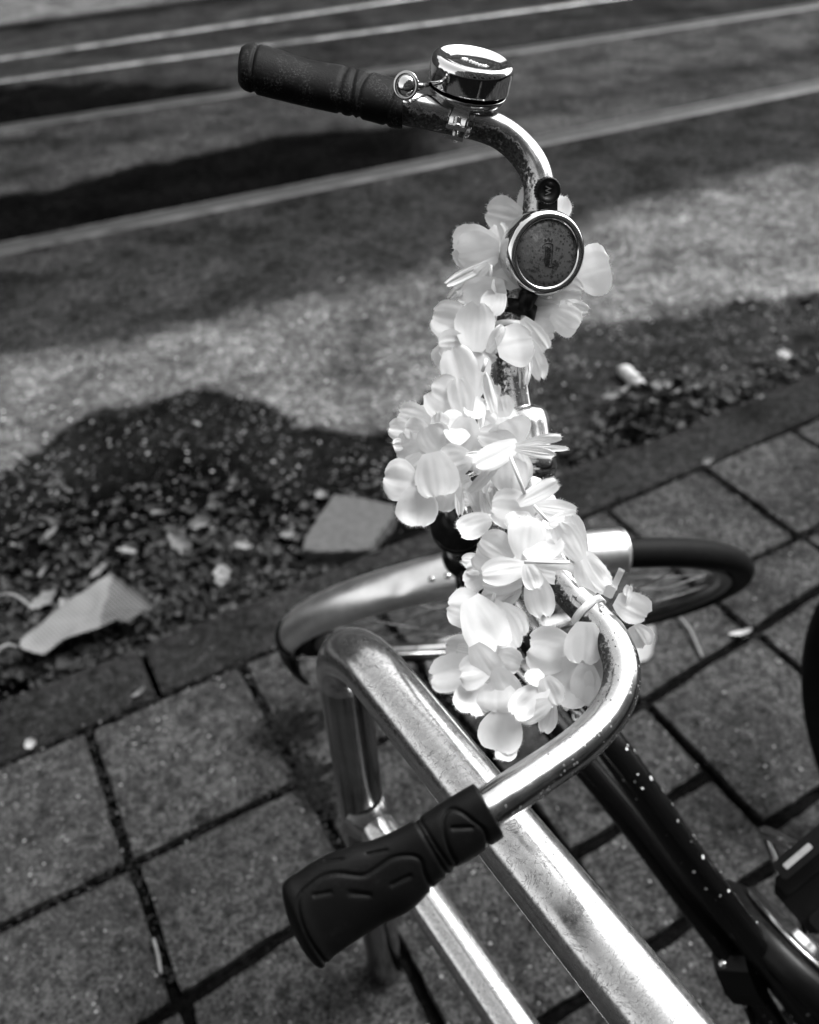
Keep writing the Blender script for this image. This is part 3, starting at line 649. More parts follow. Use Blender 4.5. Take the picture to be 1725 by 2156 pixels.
# paint chips: bare specks where the photograph has them
ch = MB(); R_ = random.Random(4); c6 = lambda x, y: (1078+.375*x, 1509+.375*y)
for (x, y, r) in [(645, 180, 9), (650, 160, 7), (688, 188, 6), (690, 312, 8), (708, 325, 5), (690, 355, 6), (733, 402, 9), (850, 532, 8), (968, 822, 7), (1022, 668, 6), (1075, 832, 8), (1120, 868, 6), (1172, 872, 6), (1205, 930, 8), (1178, 970, 9), (1218, 978, 9), (1135, 970, 6), (1240, 1080, 10), (1290, 1120, 12), (1378, 1155, 9), (1385, 1235, 11), (1355, 1228, 9), (1190, 1052, 6), (1410, 1310, 14), (1418, 1335, 10), (1455, 1350, 10), (1462, 1368, 9), (1490, 1390, 13), (1510, 1415, 14), (1530, 1440, 13), (1545, 1455, 9), (1535, 1393, 9), (1578, 1415, 10), (1592, 1447, 7), (1548, 1492, 12), (1585, 1525, 13), (1560, 1535, 9), (1612, 1545, 10), (1565, 1480, 8), (1380, 1430, 8), (1345, 1395, 7), (1180, 1382, 7), (1600, 1512, 8), (1710, 1665, 9)]:
    X, Y = c6(x, y)
    # find the tube surface along this view line
    dd = ray(X, Y); best = None
    for c in fc[::2]:
        t = (c-CAM)@dd/(dd@dd); e = np.linalg.norm(CAM+dd*t-c)
        if best is None or e < best[0]: best = (e, t, c)
    e, t, c = best; e = min(e, .0168); off = math.sqrt(max(1e-8, .01745**2-e*e))/np.linalg.norm(dd); pp = CAM+dd*(t-off); nn = nrm(pp-c)
    x_, y_, z_ = axes(nn, (.3, .5, .8)); k = 9; rr = r*.375*.89/FPX*.8; 
    vs = [pp+nn*.0003]+[pp+nn*.0001+rr*1.15*R_.uniform(.45, 1.35)*(x_*math.cos(2*math.pi*i/k)+y_*.8*math.sin(2*math.pi*i/k)) for i in range(k)]
    ch.add(vs, [(0, 1+i, 1+(i+1) % k) for i in range(k)])
ch.build('paint_chips', m_plain('bare_metal_chips', .75, .5), frame)
# chain case, chainring, crank, pedal, bracket
cc = P(1662, 2012, .985); ca = img_axis(1655, 2010, 50, 7)
def slab_loop(pts, n, th, nm, mat, par, bev=.006):
    m_ = len(pts); ctr = sum(pts)/m_; rows = [(1.0-bev*2, -th/2), (1.0, -th/2+bev), (1.0, th/2-bev), (1.0-bev*2, th/2)]
    vs = [ctr-n*th/2]
    for s, h in rows: vs += [ctr+(p-ctr)*(1-(1-s)*6)+n*h for p in pts]
    vs.append(ctr+n*th/2); fs = [(0, 1+(i+1) % m_, 1+i) for i in range(m_)]
    for q in range(3): fs += [(1+q*m_+i, 1+q*m_+(i+1) % m_, 1+(q+1)*m_+(i+1) % m_, 1+(q+1)*m_+i) for i in range(m_)]
    b0 = 1+3*m_; fs += [(b0+i, b0+(i+1) % m_, len(vs)-1) for i in range(m_)]; return mesh(nm, vs, fs, mat, par)
dA = nrm(P(1740, 2110, .985)-P(1575, 1880, .985)); dA = nrm(dA-ca*(dA@ca)); dB = np.cross(ca, dA)
loop = [cc-dA*.0+dA*.098*math.cos(t)+dB*.098*math.sin(t) for t in np.linspace(math.pi/2, 3*math.pi/2, 30)]+[cc+dA*.42+dA*.05*math.cos(t)+dB*.05*math.sin(t) for t in np.linspace(-math.pi/2, math.pi/2, 20)]
case = slab_loop(loop, ca, .036, 'chain_case', M_PLASTIC, bike)
mesh('cover_disc', *lathe(cc+ca*.019, ca, [(.0, 0), (.074, 0), (.077, .003), (.074, .006), (.066, .0065), (.060, .004), (.030, .005), (.026, .012), (0.001, .013)], 72), M_STEEL, case)
crk = mesh('crank', *tube([cc+ca*.04, cc+ca*.052+dB*0-dA*.085+np.array([.02, .05, .0]), P(1730, 1815, .93)], [.011, .010, .009], 16), M_STEEL, bike)
pe = P(1750, 1852, .93); pxd = nrm(P(1760, 1745, .92)-P(1600, 1880, .94)); pyd = nrm(np.cross(pxd, -ray(1690, 1835))); pzd = np.cross(pxd, pyd)
ped = mesh('pedal', *box(pe, pxd, pyd, pzd, .110, .060, .026, .006), M_TYRE, bike, False)
mesh('pedal_tread', *box(pe+pyd*.024, pxd, pyd, pzd, .092, .022, .034, .004), M_PLASTIC, ped, False)
mesh('pedal_tread', *box(pe-pyd*.024, pxd, pyd, pzd, .092, .022, .034, .004), M_TYRE, ped, False)
M_REF = m_plain('pale_reflector', .4, .25)
rf = P(1680, 1803, .93); zf = -nrm(ray(1677, 1803)); 
mesh('reflector', *box(rf+zf*.026, pxd, nrm(np.cross(zf, pxd)), zf, .037, .0062, .003, .001), M_REF, ped, False)
mesh('pedal_tread', *box(rf+zf*.018+pxd*.016, pxd, nrm(np.cross(zf, pxd)), zf, .088, .020, .014, .003), M_PLASTIC, ped, False)
bb = P(1560, 2058, .95); mesh('bracket', *box(bb, nrm(fc[-1]-fc[-12]), EN, np.cross(nrm(fc[-1]-fc[-12]), EN), .05, .046, .04, .015), M_PLASTIC, bike, False)
mesh('bracket_bolt', *lathe(P(1522, 2030, .925), -ray(1522, 2030), [(.005, -.01), (.005, 0), (.003, .002), (.0001, .0022)], 12), M_STEEL, bike)
mesh('stand', *tube(spline([P(1585, 2085, .96), P(1590, 2140, 1.0), P(1620, 2230, 1.08)], 6), .009, 14), M_STEEL, bike)
mesh('cable', *tube(spline([P(1545, 2070, .95), P(1570, 2120, .97), P(1600, 2190, 1.0)], 6), .003, 8), M_BLACK, bike)
adopt(bike)

# ------------------------------------------------------------------ flower garland
gar = empty('flower_garland', (.09, .5, .9))
tag(gar, 'garland of white fabric flowers wound round the rusty handlebar and hanging into its bend', 'garland')
CR = {1: (934.4, 373.8, .21667), 2: (790.6, 682.8, .25), 3: (934.4, 991.9, .25), 4: (884.1, 1221.9, .29167)}
def cv(c, x, y): a, b, s = CR[c]; return a+s*x, b+s*y
def petal(parent, c, b, t, wd, d, R):
    bx_, by_ = cv(c, *b); tx, ty = cv(c, *t); wpx = wd*CR[c][2]
    # tips lean towards or away from the viewer by a few millimetres
    Lp = math.hypot(tx-bx_, ty-by_)*d/FPX; W = wpx*d/FPX/2*1.14; tx += (tx-bx_)*.04; ty += (ty-by_)*.04
    short = max(0, .034-Lp)
    lean = R.uniform(-.15, .30)*.010+R.choice((-1, 1))*.32*short
    B = P(bx_, by_, d); T = P(tx, ty, d+lean); a = T-B; L = np.linalg.norm(a)
    vd = nrm(ray(bx_, by_)); s = nrm(np.cross(a, vd)); n = nrm(np.cross(s, a)); n = n if n@vd < 0 else -n
    roll = R.uniform(-.28, .28); s = s*math.cos(roll)+n*math.sin(roll); n = np.cross(nrm(a), s); n = n if n@vd < 0 else -n
    W = W/math.cos(roll)
    NU, NV = 22, 25; cup = R.uniform(-.12, .16); rip = R.uniform(.2, 1.0)*.00010; ph = R.uniform(0, 6); nf = R.choice((3, 4, 5)); curl = R.uniform(-.4, .6); tw = R.uniform(-.12, .12)
    pw = R.uniform(.55, .8); en = R.uniform(2.0, 2.6); notch = R.choice((0, 0, .03, .06)); asy = R.uniform(-.12, .12)
    vs = []; sd_ = R.uniform(0, 50)
    def prof(u):
        k = (u/.62)**pw*.5*(1+0) if u < .0 else None
        g = .42+.58*math.sin(math.pi/2*u/.58)**.9 if u < .58 else (max(0, 1-((u-.58)/.42)**en))**(1/en)
        return g
    for i in range(NU+1):
        u = (i/NU)**.85; 
        for j in range(NV+1):
            v = -1+2*j/NV
            # map a square patch to a rounded blade: blend towards the tip
            pr_ = prof(min(u, .999)*.97) ; uu = u
            xx = v*W*pr_*(1+asy*(1 if v > 0 else -1)*u)
            tip = 1-notch*math.exp(-(v/.25)**2)*u**6
            jag = 1+(.05*noise.noise(Vector((sd_+v*2.5, u*3, 1)))*sm((max(abs(v), u)-.6)*3)+.014*noise.noise(Vector((sd_+v*9, u*9, 1)))*(abs(v) > .99 or i == NU)+.010*R.uniform(-1, 1))*(abs(v) > .99 or i == NU)
            z = cup*W*(v*pr_)**2*.55*sm(u*1.5)+rip*math.sin(v*math.pi*nf+ph+2.2*noise.noise(Vector((sd_, v*1.5, 3))))*sm(u*1.6)*(1.3-.7*u)+.0013*noise.noise(Vector((sd_+v*1.3, u*1.6, 7)))*sm(u*1.5)-.00042*(abs(noise.noise(Vector((sd_*2+v*2.1, u*.8, 9)))))*sm(u*2)*(1.2-.6*u)-.00022*abs(noise.noise(Vector((sd_*3+v*5, u*1.2, 19))))*sm(u*2)+curl*.006*max(0, u-.6)**2*6+tw*v*pr_*W*u
            z += .0005*noise.noise(Vector((sd_+xx*70, uu*L*70, 2.0)))
            z -= .00025*math.exp(-(v*pr_/.12)**2)*sm(u*3)                              # pressed midrib
            vs.append(B+a*uu*tip*jag+s*xx*jag+n*z)
    m = NV+1; fs = [(i*m+j, i*m+j+1, (i+1)*m+j+1, (i+1)*m+j) for i in range(NU) for j in range(NV)]
    # frayed threads on part of the rim
    rim = [(i, 0) for i in range(8, NU+1)]+[(NU, j) for j in range(1, NV)]+[(i, NV) for i in range(NU, 7, -1)]
    V_ = np.array(vs); f0 = R.uniform(0, 1); span = R.choice((.25, .5, .9)); out = []
    for k in range(len(rim)-1):
        fr_ = k/len(rim); on = ((fr_-f0) % 1) < span
        p, q = V_[rim[k][0]*m+rim[k][1]], V_[rim[k+1][0]*m+rim[k+1][1]]
        nth = max(1, int(np.linalg.norm(q-p)/.0006))
        for h in range(nth):
            if R.random() > (.9 if on else .3): continue
            o_ = p+(q-p)*(h+R.random())/nth; dr = nrm(o_-(B+a*.55)); dr = nrm(dr+s*R.uniform(-.35, .35)+n*R.uniform(-.3, .3))
            ln = R.uniform(.0007, .0022)*(1 if on else .4); e_ = nrm(q-p)*.00013; k0 = len(vs)
            vs += [o_-e_-dr*.0003, o_+e_-dr*.0003, o_+dr*ln]; fs.append((k0, k0+1, k0+2))
    return mesh('petal', vs, fs, M_PETAL, parent)
# crop number, distance, then petals as (base, tip, width); later petals lie in front
FL = [
 (1, .600, [((760, 400), (425, 330), 290), ((860, 420), (860, 85), 260), ((1010, 480), (1150, 190), 250)]),
 (1, .588, [((560, 600), (545, 1000), 230), ((600, 820), (520, 470), 190), ((540, 690), (105, 690), 390), ((530, 690), (150, 740), 330), ((520, 800), (78, 1148), 95), ((525, 785), (35, 1030), 110), ((440, 840), (230, 1030), 120)]),
 (1, .582, [((560, 1020), (145, 1140), 230), ((700, 1080), (600, 860), 240), ((540, 1060), (460, 1320), 220), ((600, 1060), (205, 1190), 290), ((470, 1030), (625, 1090), 150)]),
 (1, .600, [((850, 1110), (960, 1220), 190), ((1050, 1080), (1330, 1130), 250), ((1290, 950), (1600, 880), 440)]),
 (1, .596, [((800, 1390), (1080, 1510), 190), ((790, 1340), (1105, 1370), 260), ((810, 1240), (1230, 1240), 110), ((1060, 1300), (1310, 1440), 260), ((1130, 1225), (1390, 1290), 130), ((800, 1500), (650, 1200), 120)]),
 (1, .586, [((730, 1760), (840, 1845), 100), ((830, 1780), (800, 1995), 60), ((830, 1590), (960, 1935), 165), ((765, 1370), (990, 1660), 165), ((820, 1480), (840, 1870), 52)]),
 (1, .574, [((430, 1700), (562, 1445), 110), ((520, 1650), (835, 1590), 380)]),
 (1, .576, [((250, 1420), (-90, 1335), 330), ((290, 1690), (330, 1245), 350)]),
 (2, .580, [((730, 200), (525, 350), 230), ((780, 170), (540, 170), 210), ((790, 210), (1015, 250), 190)]),
 (2, .568, [((800, 640), (850, 230), 260), ((780, 660), (660, 220), 280), ((760, 740), (460, 560), 340), ((900, 620), (800, 780), 150), ((760, 800), (690, 470), 200), ((800, 860), (580, 880), 270), ((770, 780), (720, 1125), 270)]),
 (2, .572, [((1000, 660), (1025, 520), 70), ((1090, 780), (1060, 605), 170), ((1130, 900), (1070, 720), 200), ((880, 760), (1000, 850), 170), ((960, 810), (930, 640), 120), ((1010, 770), (925, 430), 95), ((865, 970), (920, 650), 50)]),
 (2, .572, [((450, 870), (370, 690), 290), ((470, 810), (215, 740), 180), ((310, 900), (125, 880), 165), ((260, 1010), (148, 1015), 95), ((440, 900), (240, 870), 175), ((430, 1030), (188, 1040), 225), ((560, 900), (540, 755), 130)]),
 (2, .562, [((560, 1090), (440, 870), 260), ((800, 1130), (545, 1190), 280)]),
 (2, .556, [((700, 1310), (715, 1590), 70), ((590, 1230), (550, 1560), 280), ((400, 1100), (270, 1230), 150), ((345, 1340), (85, 1290), 320), ((360, 1370), (350, 1680), 320), ((470, 1080), (530, 1430), 320)]),
 (2, .558, [((1140, 1050), (1130, 1395), 280), ((1190, 1060), (1250, 1300), 180), ((920, 1060), (830, 1230), 200), ((1180, 1020), (1080, 825), 330), ((1180, 1010), (880, 930), 200), ((960, 1100), (780, 1095), 45), ((1080, 1110), (805, 1405), 90), ((1200, 1000), (855, 1185), 190), ((1180, 1020), (1545, 950), 75), ((1190, 1035), (1600, 1045), 50), ((1180, 1050), (1500, 1095), 85)]),
 (2, .585, [((990, 1300), (1000, 1640), 110), ((830, 1490), (715, 1450), 140), ((800, 1300), (700, 1350), 120), ((780, 1330), (935, 1640), 130), ((900, 1330), (950, 1650), 90), ((970, 1290), (930, 1400), 90)]),
 (3, .560, [((390, 400), (135, 500), 200)]),
 (3, .552, [((800, 290), (960, 250), 140), ((760, 300), (1105, 350), 170), ((770, 340), (420, 300), 300), ((740, 380), (560, 470), 180), ((630, 275), (945, 105), 140), ((880, 450), (1110, 370), 120)]),
 (3, .556, [((370, 760), (165, 745), 115), ((340, 800), (215, 825), 100), ((380, 860), (180, 965), 190), ((650, 960), (340, 1060), 130), ((640, 980), (480, 1100), 150)]),
 (3, .540, [((550, 780), (285, 660), 250), ((660, 930), (345, 960), 180), ((720, 800), (980, 700), 230), ((720, 800), (1110, 880), 200), ((590, 730), (320, 560), 230), ((690, 750), (730, 405), 290), ((700, 740), (960, 560), 230), ((690, 810), (340, 870), 210), ((760, 870), (840, 1210), 230), ((700, 780), (780, 980), 150)]),
 (3, .534, [((1180, 740), (1080, 385), 150), ((1170, 690), (1290, 1035), 250), ((1160, 750), (985, 460), 200), ((1200, 720), (1380, 980), 150)]),
 (3, .530, [((1440, 1010), (1390, 930), 90), ((1600, 1300), (1700, 1470), 190), ((1530, 1130), (1562, 975), 70), ((1450, 1080), (1705, 1210), 240)]),
 (4, .540, [((600, 300), (590, 525), 190), ((570, 190), (720, 400), 210), ((510, 170), (670, 480), 250), ((470, 230), (210, 190), 260), ((360, 130), (560, 480), 300)]),
 (4, .534, [((400, 500), (210, 475), 180), ((400, 520), (270, 500), 85), ((410, 610), (90, 690), 240), ((560, 540), (712, 610), 170), ((410, 730), (350, 955), 240), ((560, 730), (555, 940), 270), ((500, 640), (300, 665), 220), ((560, 640), (675, 885), 190), ((390, 465), (550, 715), 190)]),
 (4, .528, [((650, 1100), (605, 1297), 140), ((630, 930), (560, 1220), 280)]),
 (4, .522, [((880, 660), (785, 740), 120), ((960, 890), (905, 1088), 115), ((910, 760), (685, 970), 190), ((900, 700), (990, 890), 170), ((940, 880), (735, 1000), 140)]),
 (4, .526, [((1150, 560), (1350, 650), 260), ((1150, 570), (1280, 875), 250), ((1120, 540), (800, 470), 310), ((1130, 570), (1030, 885), 350), ((1200, 600), (1190, 870), 200), ((1200, 300), (1180, 590), 250)]),
]
RP = random.Random(21)
for c, d, pets in FL:
    cxs = sum(cv(c, *p[0])[0] for p in pets)/len(pets); cys = sum(cv(c, *p[0])[1] for p in pets)/len(pets)
    o = P(cxs, cys, d+.006); fm = mesh('flower', *lathe(o, -ray(cxs, cys), [(.0001, -.002), (.0022, -.001), (.003, .0005), (.0016, .0015), (.0001, .0018)], 12), M_PETAL, gar)
    n = len(pets)
    for k, (b, t, wd) in enumerate(pets):
        petal(fm, c, b, t, wd, d-.0024*(k-n/2), RP)
# clear tube spacers threaded between the flowers
for (c, a, b, d) in ((1, (462, 850), (455, 1030), .585), (2, (1135, 1110), (1260, 1430), .548), (3, (760, 290), (880, 425), .545), (3, (680, 765), (1060, 770), .523), (4, (540, 95), (522, 175), .540), (2, (935, 290), (900, 400), .560)):
    mesh('clear_tube', *tube([P(*cv(c, *a), d), P(*cv(c, *b), d+.001)], .0012, 12), M_TIE, gar)
# string behind the flowers
mesh('string', *tube(spline([P(1120, 470, .615), P(1010, 560, .61), P(1000, 740, .60), P(960, 880, .59), P(1010, 990, .60), P(1100, 1100, .575), P(1010, 1230, .57), P(1020, 1360, .55), P(1080, 1450, .545), P(1180, 1400, .54), P(1270, 1290, .525)], 8), .0006, 6), M_TIE, gar)
# cable ties
def ring(nm, px, r, wd, mat, par, idx):
    T, A, B = frames(hc); c = hc[idx]; t = T[idx]; vs, fs = lathe(c-t*wd/2, t, [(r, 0), (r+.0012, 0), (r+.0012, wd), (r, wd), (r, 0)], 48); return mesh(nm, vs, fs, mat, par)
def nearest(x, y):
    px, py = proj(hc); return int(np.argmin((px-x)**2+(py-y)**2))
i1 = nearest(1240, 1288); tie = ring('cable_tie', 0, .0113, .0048, M_TIE, gar, i1)
T_, A_, B_ = frames(hc)
hd = P(1292, 1247, .523); tt = nrm(P(1309, 1198, .518)-P(1287, 1245, .522)); zf = -nrm(ray(1300, 1220)); wv = nrm(np.cross(tt, zf))
mesh('tie_head', *box(P(1284, 1246, .523), tt, wv, zf, .0075, .0062, .0050, .001), M_TIE, tie, False)
tm = MB(); tm.add(*box(P(1299, 1222, .5225), tt, wv, zf, .0160, .0040, .0010, 0))
for k in range(14): tm.add(*box(P(1299, 1222, .5225)+tt*(-.0065+.0010*k)+zf*.0007, tt, wv, zf, .0005, .0028, .0006, 0))
tm.build('tie_tail', M_TIE, tie, False)
ring('cable_tie', 0, .0113, .0040, M_TIE, gar, nearest(1074, 690))
adopt(gar)

# ------------------------------------------------------------------ litter along the kerb
c8 = lambda x, y: (.5208*x, 754.7+.5208*y)
c7 = lambda x, y: (1078+.4334*x, 575+.4334*y)
M_CONC = m_plain('broken_slab_concrete', .055, .9, 0, .35, 45, .4, .002)
def lump(name, pts, z, th, mat, label, cat, jag=.0):
    q = [G(*p, z+th) for p in pts]; ctr = sum(q)/len(q); R = random.Random(len(pts)); out = []
    for a, b in zip(q, q[1:]+q[:1]):
        for s in range(5): out.append(a+(b-a)*s/5+np.array([R.uniform(-1, 1), R.uniform(-1, 1), 0])*jag*(s > 0))
    n = len(out); vs = [ctr+(p-ctr)*.97 for p in out]+[p-np.array([0, 0, .003]) for p in out]+[ctr+(p-ctr)*1.01-np.array([0, 0, th]) for p in out]
    fs = [tuple(range(n))]+[(r*n+i, (r+1)*n+i, (r+1)*n+(i+1) % n, r*n+(i+1) % n) for r in range(2) for i in range(n)]
    o = mesh(name, [v-ctr for v in vs], fs, mat, None, False); o.location = V(ctr); return tag(o, label, cat)
lump('broken_slab', [c8(*p) for p in ((1352, 545), (1470, 562), (1597, 590), (1588, 645), (1540, 705), (1488, 770), (1340, 782), (1222, 776), (1238, 712), (1285, 640))], ZR, .042, M_CONC, 'flat grey broken piece of paving slab lying in the gutter left of the bicycle', 'broken slab', .003)
m = NT('torn_cardboard'); wv_ = m.n('ShaderNodeTexWave', bands_direction='DIAGONAL'); wv_.inputs['Scale'].default_value = 60; m.l(m.co, wv_.inputs[0]); a_ = m.noise(14, 4)
sx = m.n('ShaderNodeSeparateXYZ'); m.l(m.co, sx.inputs[0])
m.set(m.mix(m.ma('MULTIPLY', m.mr(wv_.outputs['Fac'], .1, .9, .35, 1), m.mr(m.ma('ADD', sx.outputs[0], m.ma('MULTIPLY', a_, .06)), .045, .052, 0, 1)), m.mix(a_, .09, .15), .028), .85, 0); m.bump(wv_.outputs['Fac'], .3, .002); M_CARD = m.m
def sheet(name, pts, z, mat, label, cat, amp=.006, lift=.004, th=.0015, n=22, tilt=(0, 0), seed=1):
    # torn flat scrap with thickness: fills the measured outline with a wavy surface
    q = [G(*p, z) for p in pts]; ctr = sum(q)/len(q); rim = spline(q+[q[0]], 6)[:-1]; R = random.Random(seed); rings = 5; vs = []
    rim = np.array([p+np.array([R.uniform(-1, 1), R.uniform(-1, 1), 0])*.0018 for p in rim]); k = len(rim)
    def hz(p): return lift+amp*(.6+fbm((p[0], p[1], seed), 9, 3))+tilt[0]*(p[0]-ctr[0])+tilt[1]*(p[1]-ctr[1])
    for side in (1, -1):
        for r in range(rings):
            f = 1-r/rings
            for p in rim: c = ctr+(p-ctr)*f; vs.append(c-ctr+np.array([0, 0, hz(c)+side*th/2]))
        vs.append(np.array([0, 0, hz(ctr)+side*th/2]))
    h = rings*k+1; fs = []
    for sI in (0, 1):
        o_ = sI*h
        for r in range(rings-1): fs += [(o_+r*k+i, o_+r*k+(i+1) % k, o_+(r+1)*k+(i+1) % k, o_+(r+1)*k+i) for i in range(k)]
        fs += [(o_+(rings-1)*k+i, o_+(rings-1)*k+(i+1) % k, o_+rings*k) for i in range(k)]
    fs += [(i, (i+1) % k, h+(i+1) % k, h+i) for i in range(k)]
    o = mesh(name, vs, fs, mat); o.location = V(ctr); return tag(o, label, cat)
sheet('cardboard_scrap', [c8(*p) for p in ((480, 945), (565, 1015), (650, 1090), (600, 1120), (545, 1150), (520, 1135), (400, 1190), (240, 1245), (215, 1280), (120, 1228), (230, 1140), (350, 1045))], ZR, M_CARD, 'torn pale corrugated cardboard scrap lying half on the kerb at left', 'cardboard scrap', .012, .058, .003, seed=4)
M_LEAF = m_plain('damp_dead_leaves', .010, .7, 0, .95, 35, .4, .003); M_LEAF2 = m_plain('pale_dry_leaf', .12, .7, 0, .45, 60, .4, .002); M_PAPER = m_plain('white_paper', .36, .8, 0, .12, 40, .3, .003); M_STRAW = m_plain('straw', .16, .6, 0, .3, 80); M_TWIG = m_plain('dark_twig', .006, .8, 0, .5, 80, .5)
def leafgeo(b, p, L, Wd, yaw, R, up=1.0):
    x = np.array([math.cos(yaw), math.sin(yaw), R.uniform(-.5, .5)]); x = nrm(x); y = nrm(np.cross([R.uniform(-.6, .6), R.uniform(-.6, .6), 1], x)); z = np.cross(x, y)
    n = 5; vs = []; cu = R.uniform(-.5, .8); cv_ = R.uniform(.1, .9)
    for i in range(n+1):
        u = i/n; wq = math.sin(math.pi*(.06+.9*u))**.7*(1+.25*math.sin(u*17+R.random()))
        for v in (-1, -.4, 0, .4, 1): vs.append(p+x*L*(u-.5)+y*Wd*.5*v*wq+z*(cv_*Wd*.5*v*v*up+cu*L*(u-.5)**2*up+R.uniform(-.001, .001)))
    b.add(vs, [(i*5+j, i*5+j+1, i*5+6+j, i*5+5+j) for i in range(n) for j in range(4)])
def leaf_litter():
    R = random.Random(11); b = MB(); k = 0
    while k < 1900:
        x, y = R.uniform(-60, 820), R.uniform(1000, 1440)
        g = G(x, y, ZR); u = (g[:2]-O2); vv = u@N2/.3; ii = u@K2/.3
        if vv > -.52: continue
        dn = math.exp(-max(0, -.52-vv)/.55)*(1.0 if ii < 1.6 else .35)
        if R.random() > dn: continue
        leafgeo(b, g+np.array([0, 0, R.uniform(.004, .03)*dn]), R.uniform(.014, .055), R.uniform(.008, .034), R.uniform(0, 6.3), R); k += 1
    for _ in range(480):
        x = R.gauss(1390, 48); y = 872-.25*(x-1390)+R.gauss(0, 26); g = G(x, y, ZR)
        if (g[:2]-O2)@N2/.3 > -.54: continue
        leafgeo(b, g+np.array([0, 0, R.uniform(.004, .03)]), R.uniform(.018, .055), R.uniform(.010, .034), R.uniform(0, 6.3), R)
    for _ in range(420):
        t = R.random(); x = 1150+t*560+R.gauss(0, 10); y = 1005-t*215-abs(R.gauss(0, 22))-6; g = G(x, y, ZR)
        if (g[:2]-O2)@N2/.3 > -.54: continue
        leafgeo(b, g+np.array([0, 0, R.uniform(.003, .015)]), R.uniform(.012, .04), R.uniform(.006, .02), R.uniform(0, 6.3), R)
    for _ in range(260):                                              # thin scatter along the gutter
        ii, vv = R.uniform(-12, 16), -.55-abs(R.gauss(0, .35)); g = cell(ii, vv, ZR)
        leafgeo(b, g+np.array([0, 0, .005]), R.uniform(.01, .03), R.uniform(.006, .015), R.uniform(0, 6.3), R)
    o = b.build('leaf_litter', M_LEAF); tag(o, 'dark wet heap of dead leaves and dirt in the gutter along the kerb', 'leaf litter', kind='stuff')
leaf_litter()
def grit():
    # sand, grit and small stones in the joints and on the asphalt
    R = random.Random(12); b = MB()
    def stone(p, r):
        vs = []; 
        for (a, e) in ((0, 1), (0, 0), (1.05, .0), (2.1, 0), (3.14, 0), (4.2, 0), (5.2, 0), (0, -1)):
            q = r*R.uniform(.7, 1.2); vs.append(p+np.array([math.cos(a)*q*(1-abs(e)), math.sin(a)*q*(1-abs(e)), e*r*.7]))
        b.add(vs, [(0, i, i+1) for i in range(1, 6)]+[(0, 6, 1)]+[(7, i+1, i) for i in range(1, 6)]+[(7, 1, 6)])
    for _ in range(2600):
        x, y = R.uniform(-60, 1800), R.uniform(560, 1330); g = G(x, y, ZR)
        if (g[:2]-O2)@N2/.3 > -.56: continue
        stone(g+np.array([0, 0, .001]), R.uniform(.0008, .0026))
    for _ in range(380):
        k = R.random()
        if k < .5: p = cell(R.uniform(-4, 9), R.choice((0, 1))+R.gauss(0, .03), -.004)
        else: p = cell(R.randint(-3, 8)+R.gauss(0, .03), R.uniform(0, 1.7), -.004)
        stone(p+np.array([0, 0, .0]), R.uniform(.001, .003))
    for _ in range(220): stone(cell(R.uniform(-3, 8), R.uniform(-.4, 3.0), .001), R.uniform(.0008, .0026))
    o = b.build('grit', m_plain('pale_grit', .10, .5, 0, .8, 50), None, False); tag(o, 'pale grit and small stones scattered over the asphalt and joints', 'grit', kind='stuff')
    b = MB()
    for _ in range(6500):                                             # dark crumbs of moss and soil that fill the joints
        k = R.random()
        if k < .4: p = cell(R.uniform(-4, 9), R.choice((0, 1))+R.gauss(0, .034)*(1+.8*math.sin(_*.37)), -.006)
        elif k < .8: p = cell(R.randint(-3, 8)+.02+R.gauss(0, .034), R.uniform(0, 1.7), -.006)
        elif k < .9: p = cell(1.1+R.gauss(0, .12), .62+R.gauss(0, .09), .001)
        else: p = cell(R.gauss(1.05, .05), R.gauss(1.05, .12), .001)
        leafgeo(b, p+np.array([0, 0, R.uniform(0, .004)]), R.uniform(.003, .010), R.uniform(.002, .006), R.uniform(0, 6.3), R)
    o = b.build('joint_moss', m_plain('dark_moss', .004, .9, 0, .6, 90, .5)); tag(o, 'dark moss and soil crumbs filling the joints between the slabs', 'moss', kind='stuff')
grit()
RL = random.Random(31)
def leaf(px, size, mat, label, z=ZR, up=.02, yaw=None, name='dead_leaf', cat='leaf', wr=.55):
    g = G(*px, z)+np.array([0, 0, up]); b = MB(); leafgeo(b, np.zeros(3), size, size*wr, RL.uniform(0, 6.3) if yaw is None else yaw, RL, .5)
    o = b.build(name, mat); o.location = V(g); return tag(o, label, cat, 'pale leaves in the gutter' if name == 'dead_leaf' else None)
for (x, y, s, lb) in ((520, 800, .045, 'pale upright leaf in the dark litter above the cardboard scrap'), (210, 740, .055, 'long pale leaf at the upper left rim of the dark litter'), (990, 782, .042, 'small bright leaf in the litter left of the broken slab'),
    (415, 885, .05, 'pale oblong leaf just above the torn cardboard'), (188, 886, .05, 'narrow pale leaf far left in the litter, left of the oblong leaf'), (820, 692, .065, 'broad pale crumpled leaf in the middle of the dark litter'),
    (645, 650, .038, 'small light leaf at the top of the heap, left of the broad one'), (190, 1000, .06, 'pale folded leaf at the left end of the straw'), (1292, 577, .04, 'light leaf touching the left corner of the broken slab'),
    (800, 285, .035, 'lone grey leaf high on the wet asphalt patch'), (905, 900, .07, 'large curled grey leaf lying at the kerb edge below the heap'), (740, 770, .075, 'wide grey leaf left of the centre of the litter'),
    (1165, 735, .06, 'grey leaf between the litter and the broken slab'), (1025, 940, .038, 'tiny light leaf on the rim of the kerb below the litter'), (270, 1020, .04, 'light round leaf at the top edge of the cardboard')):
    leaf(c8(x, y), s, M_LEAF2, lb)
leaf(c7(1318, 412), .045, M_PAPER, 'bright white scrap on the asphalt at the right above the twig', ZR, .008, .6, 'paper_scrap', 'paper scrap', .8)
leaf(c7(650, 775), .05, M_PAPER, 'white scrap at the foot of the right hand litter clump by the kerb', ZR, .02, .2, 'paper_scrap', 'paper scrap', .8)
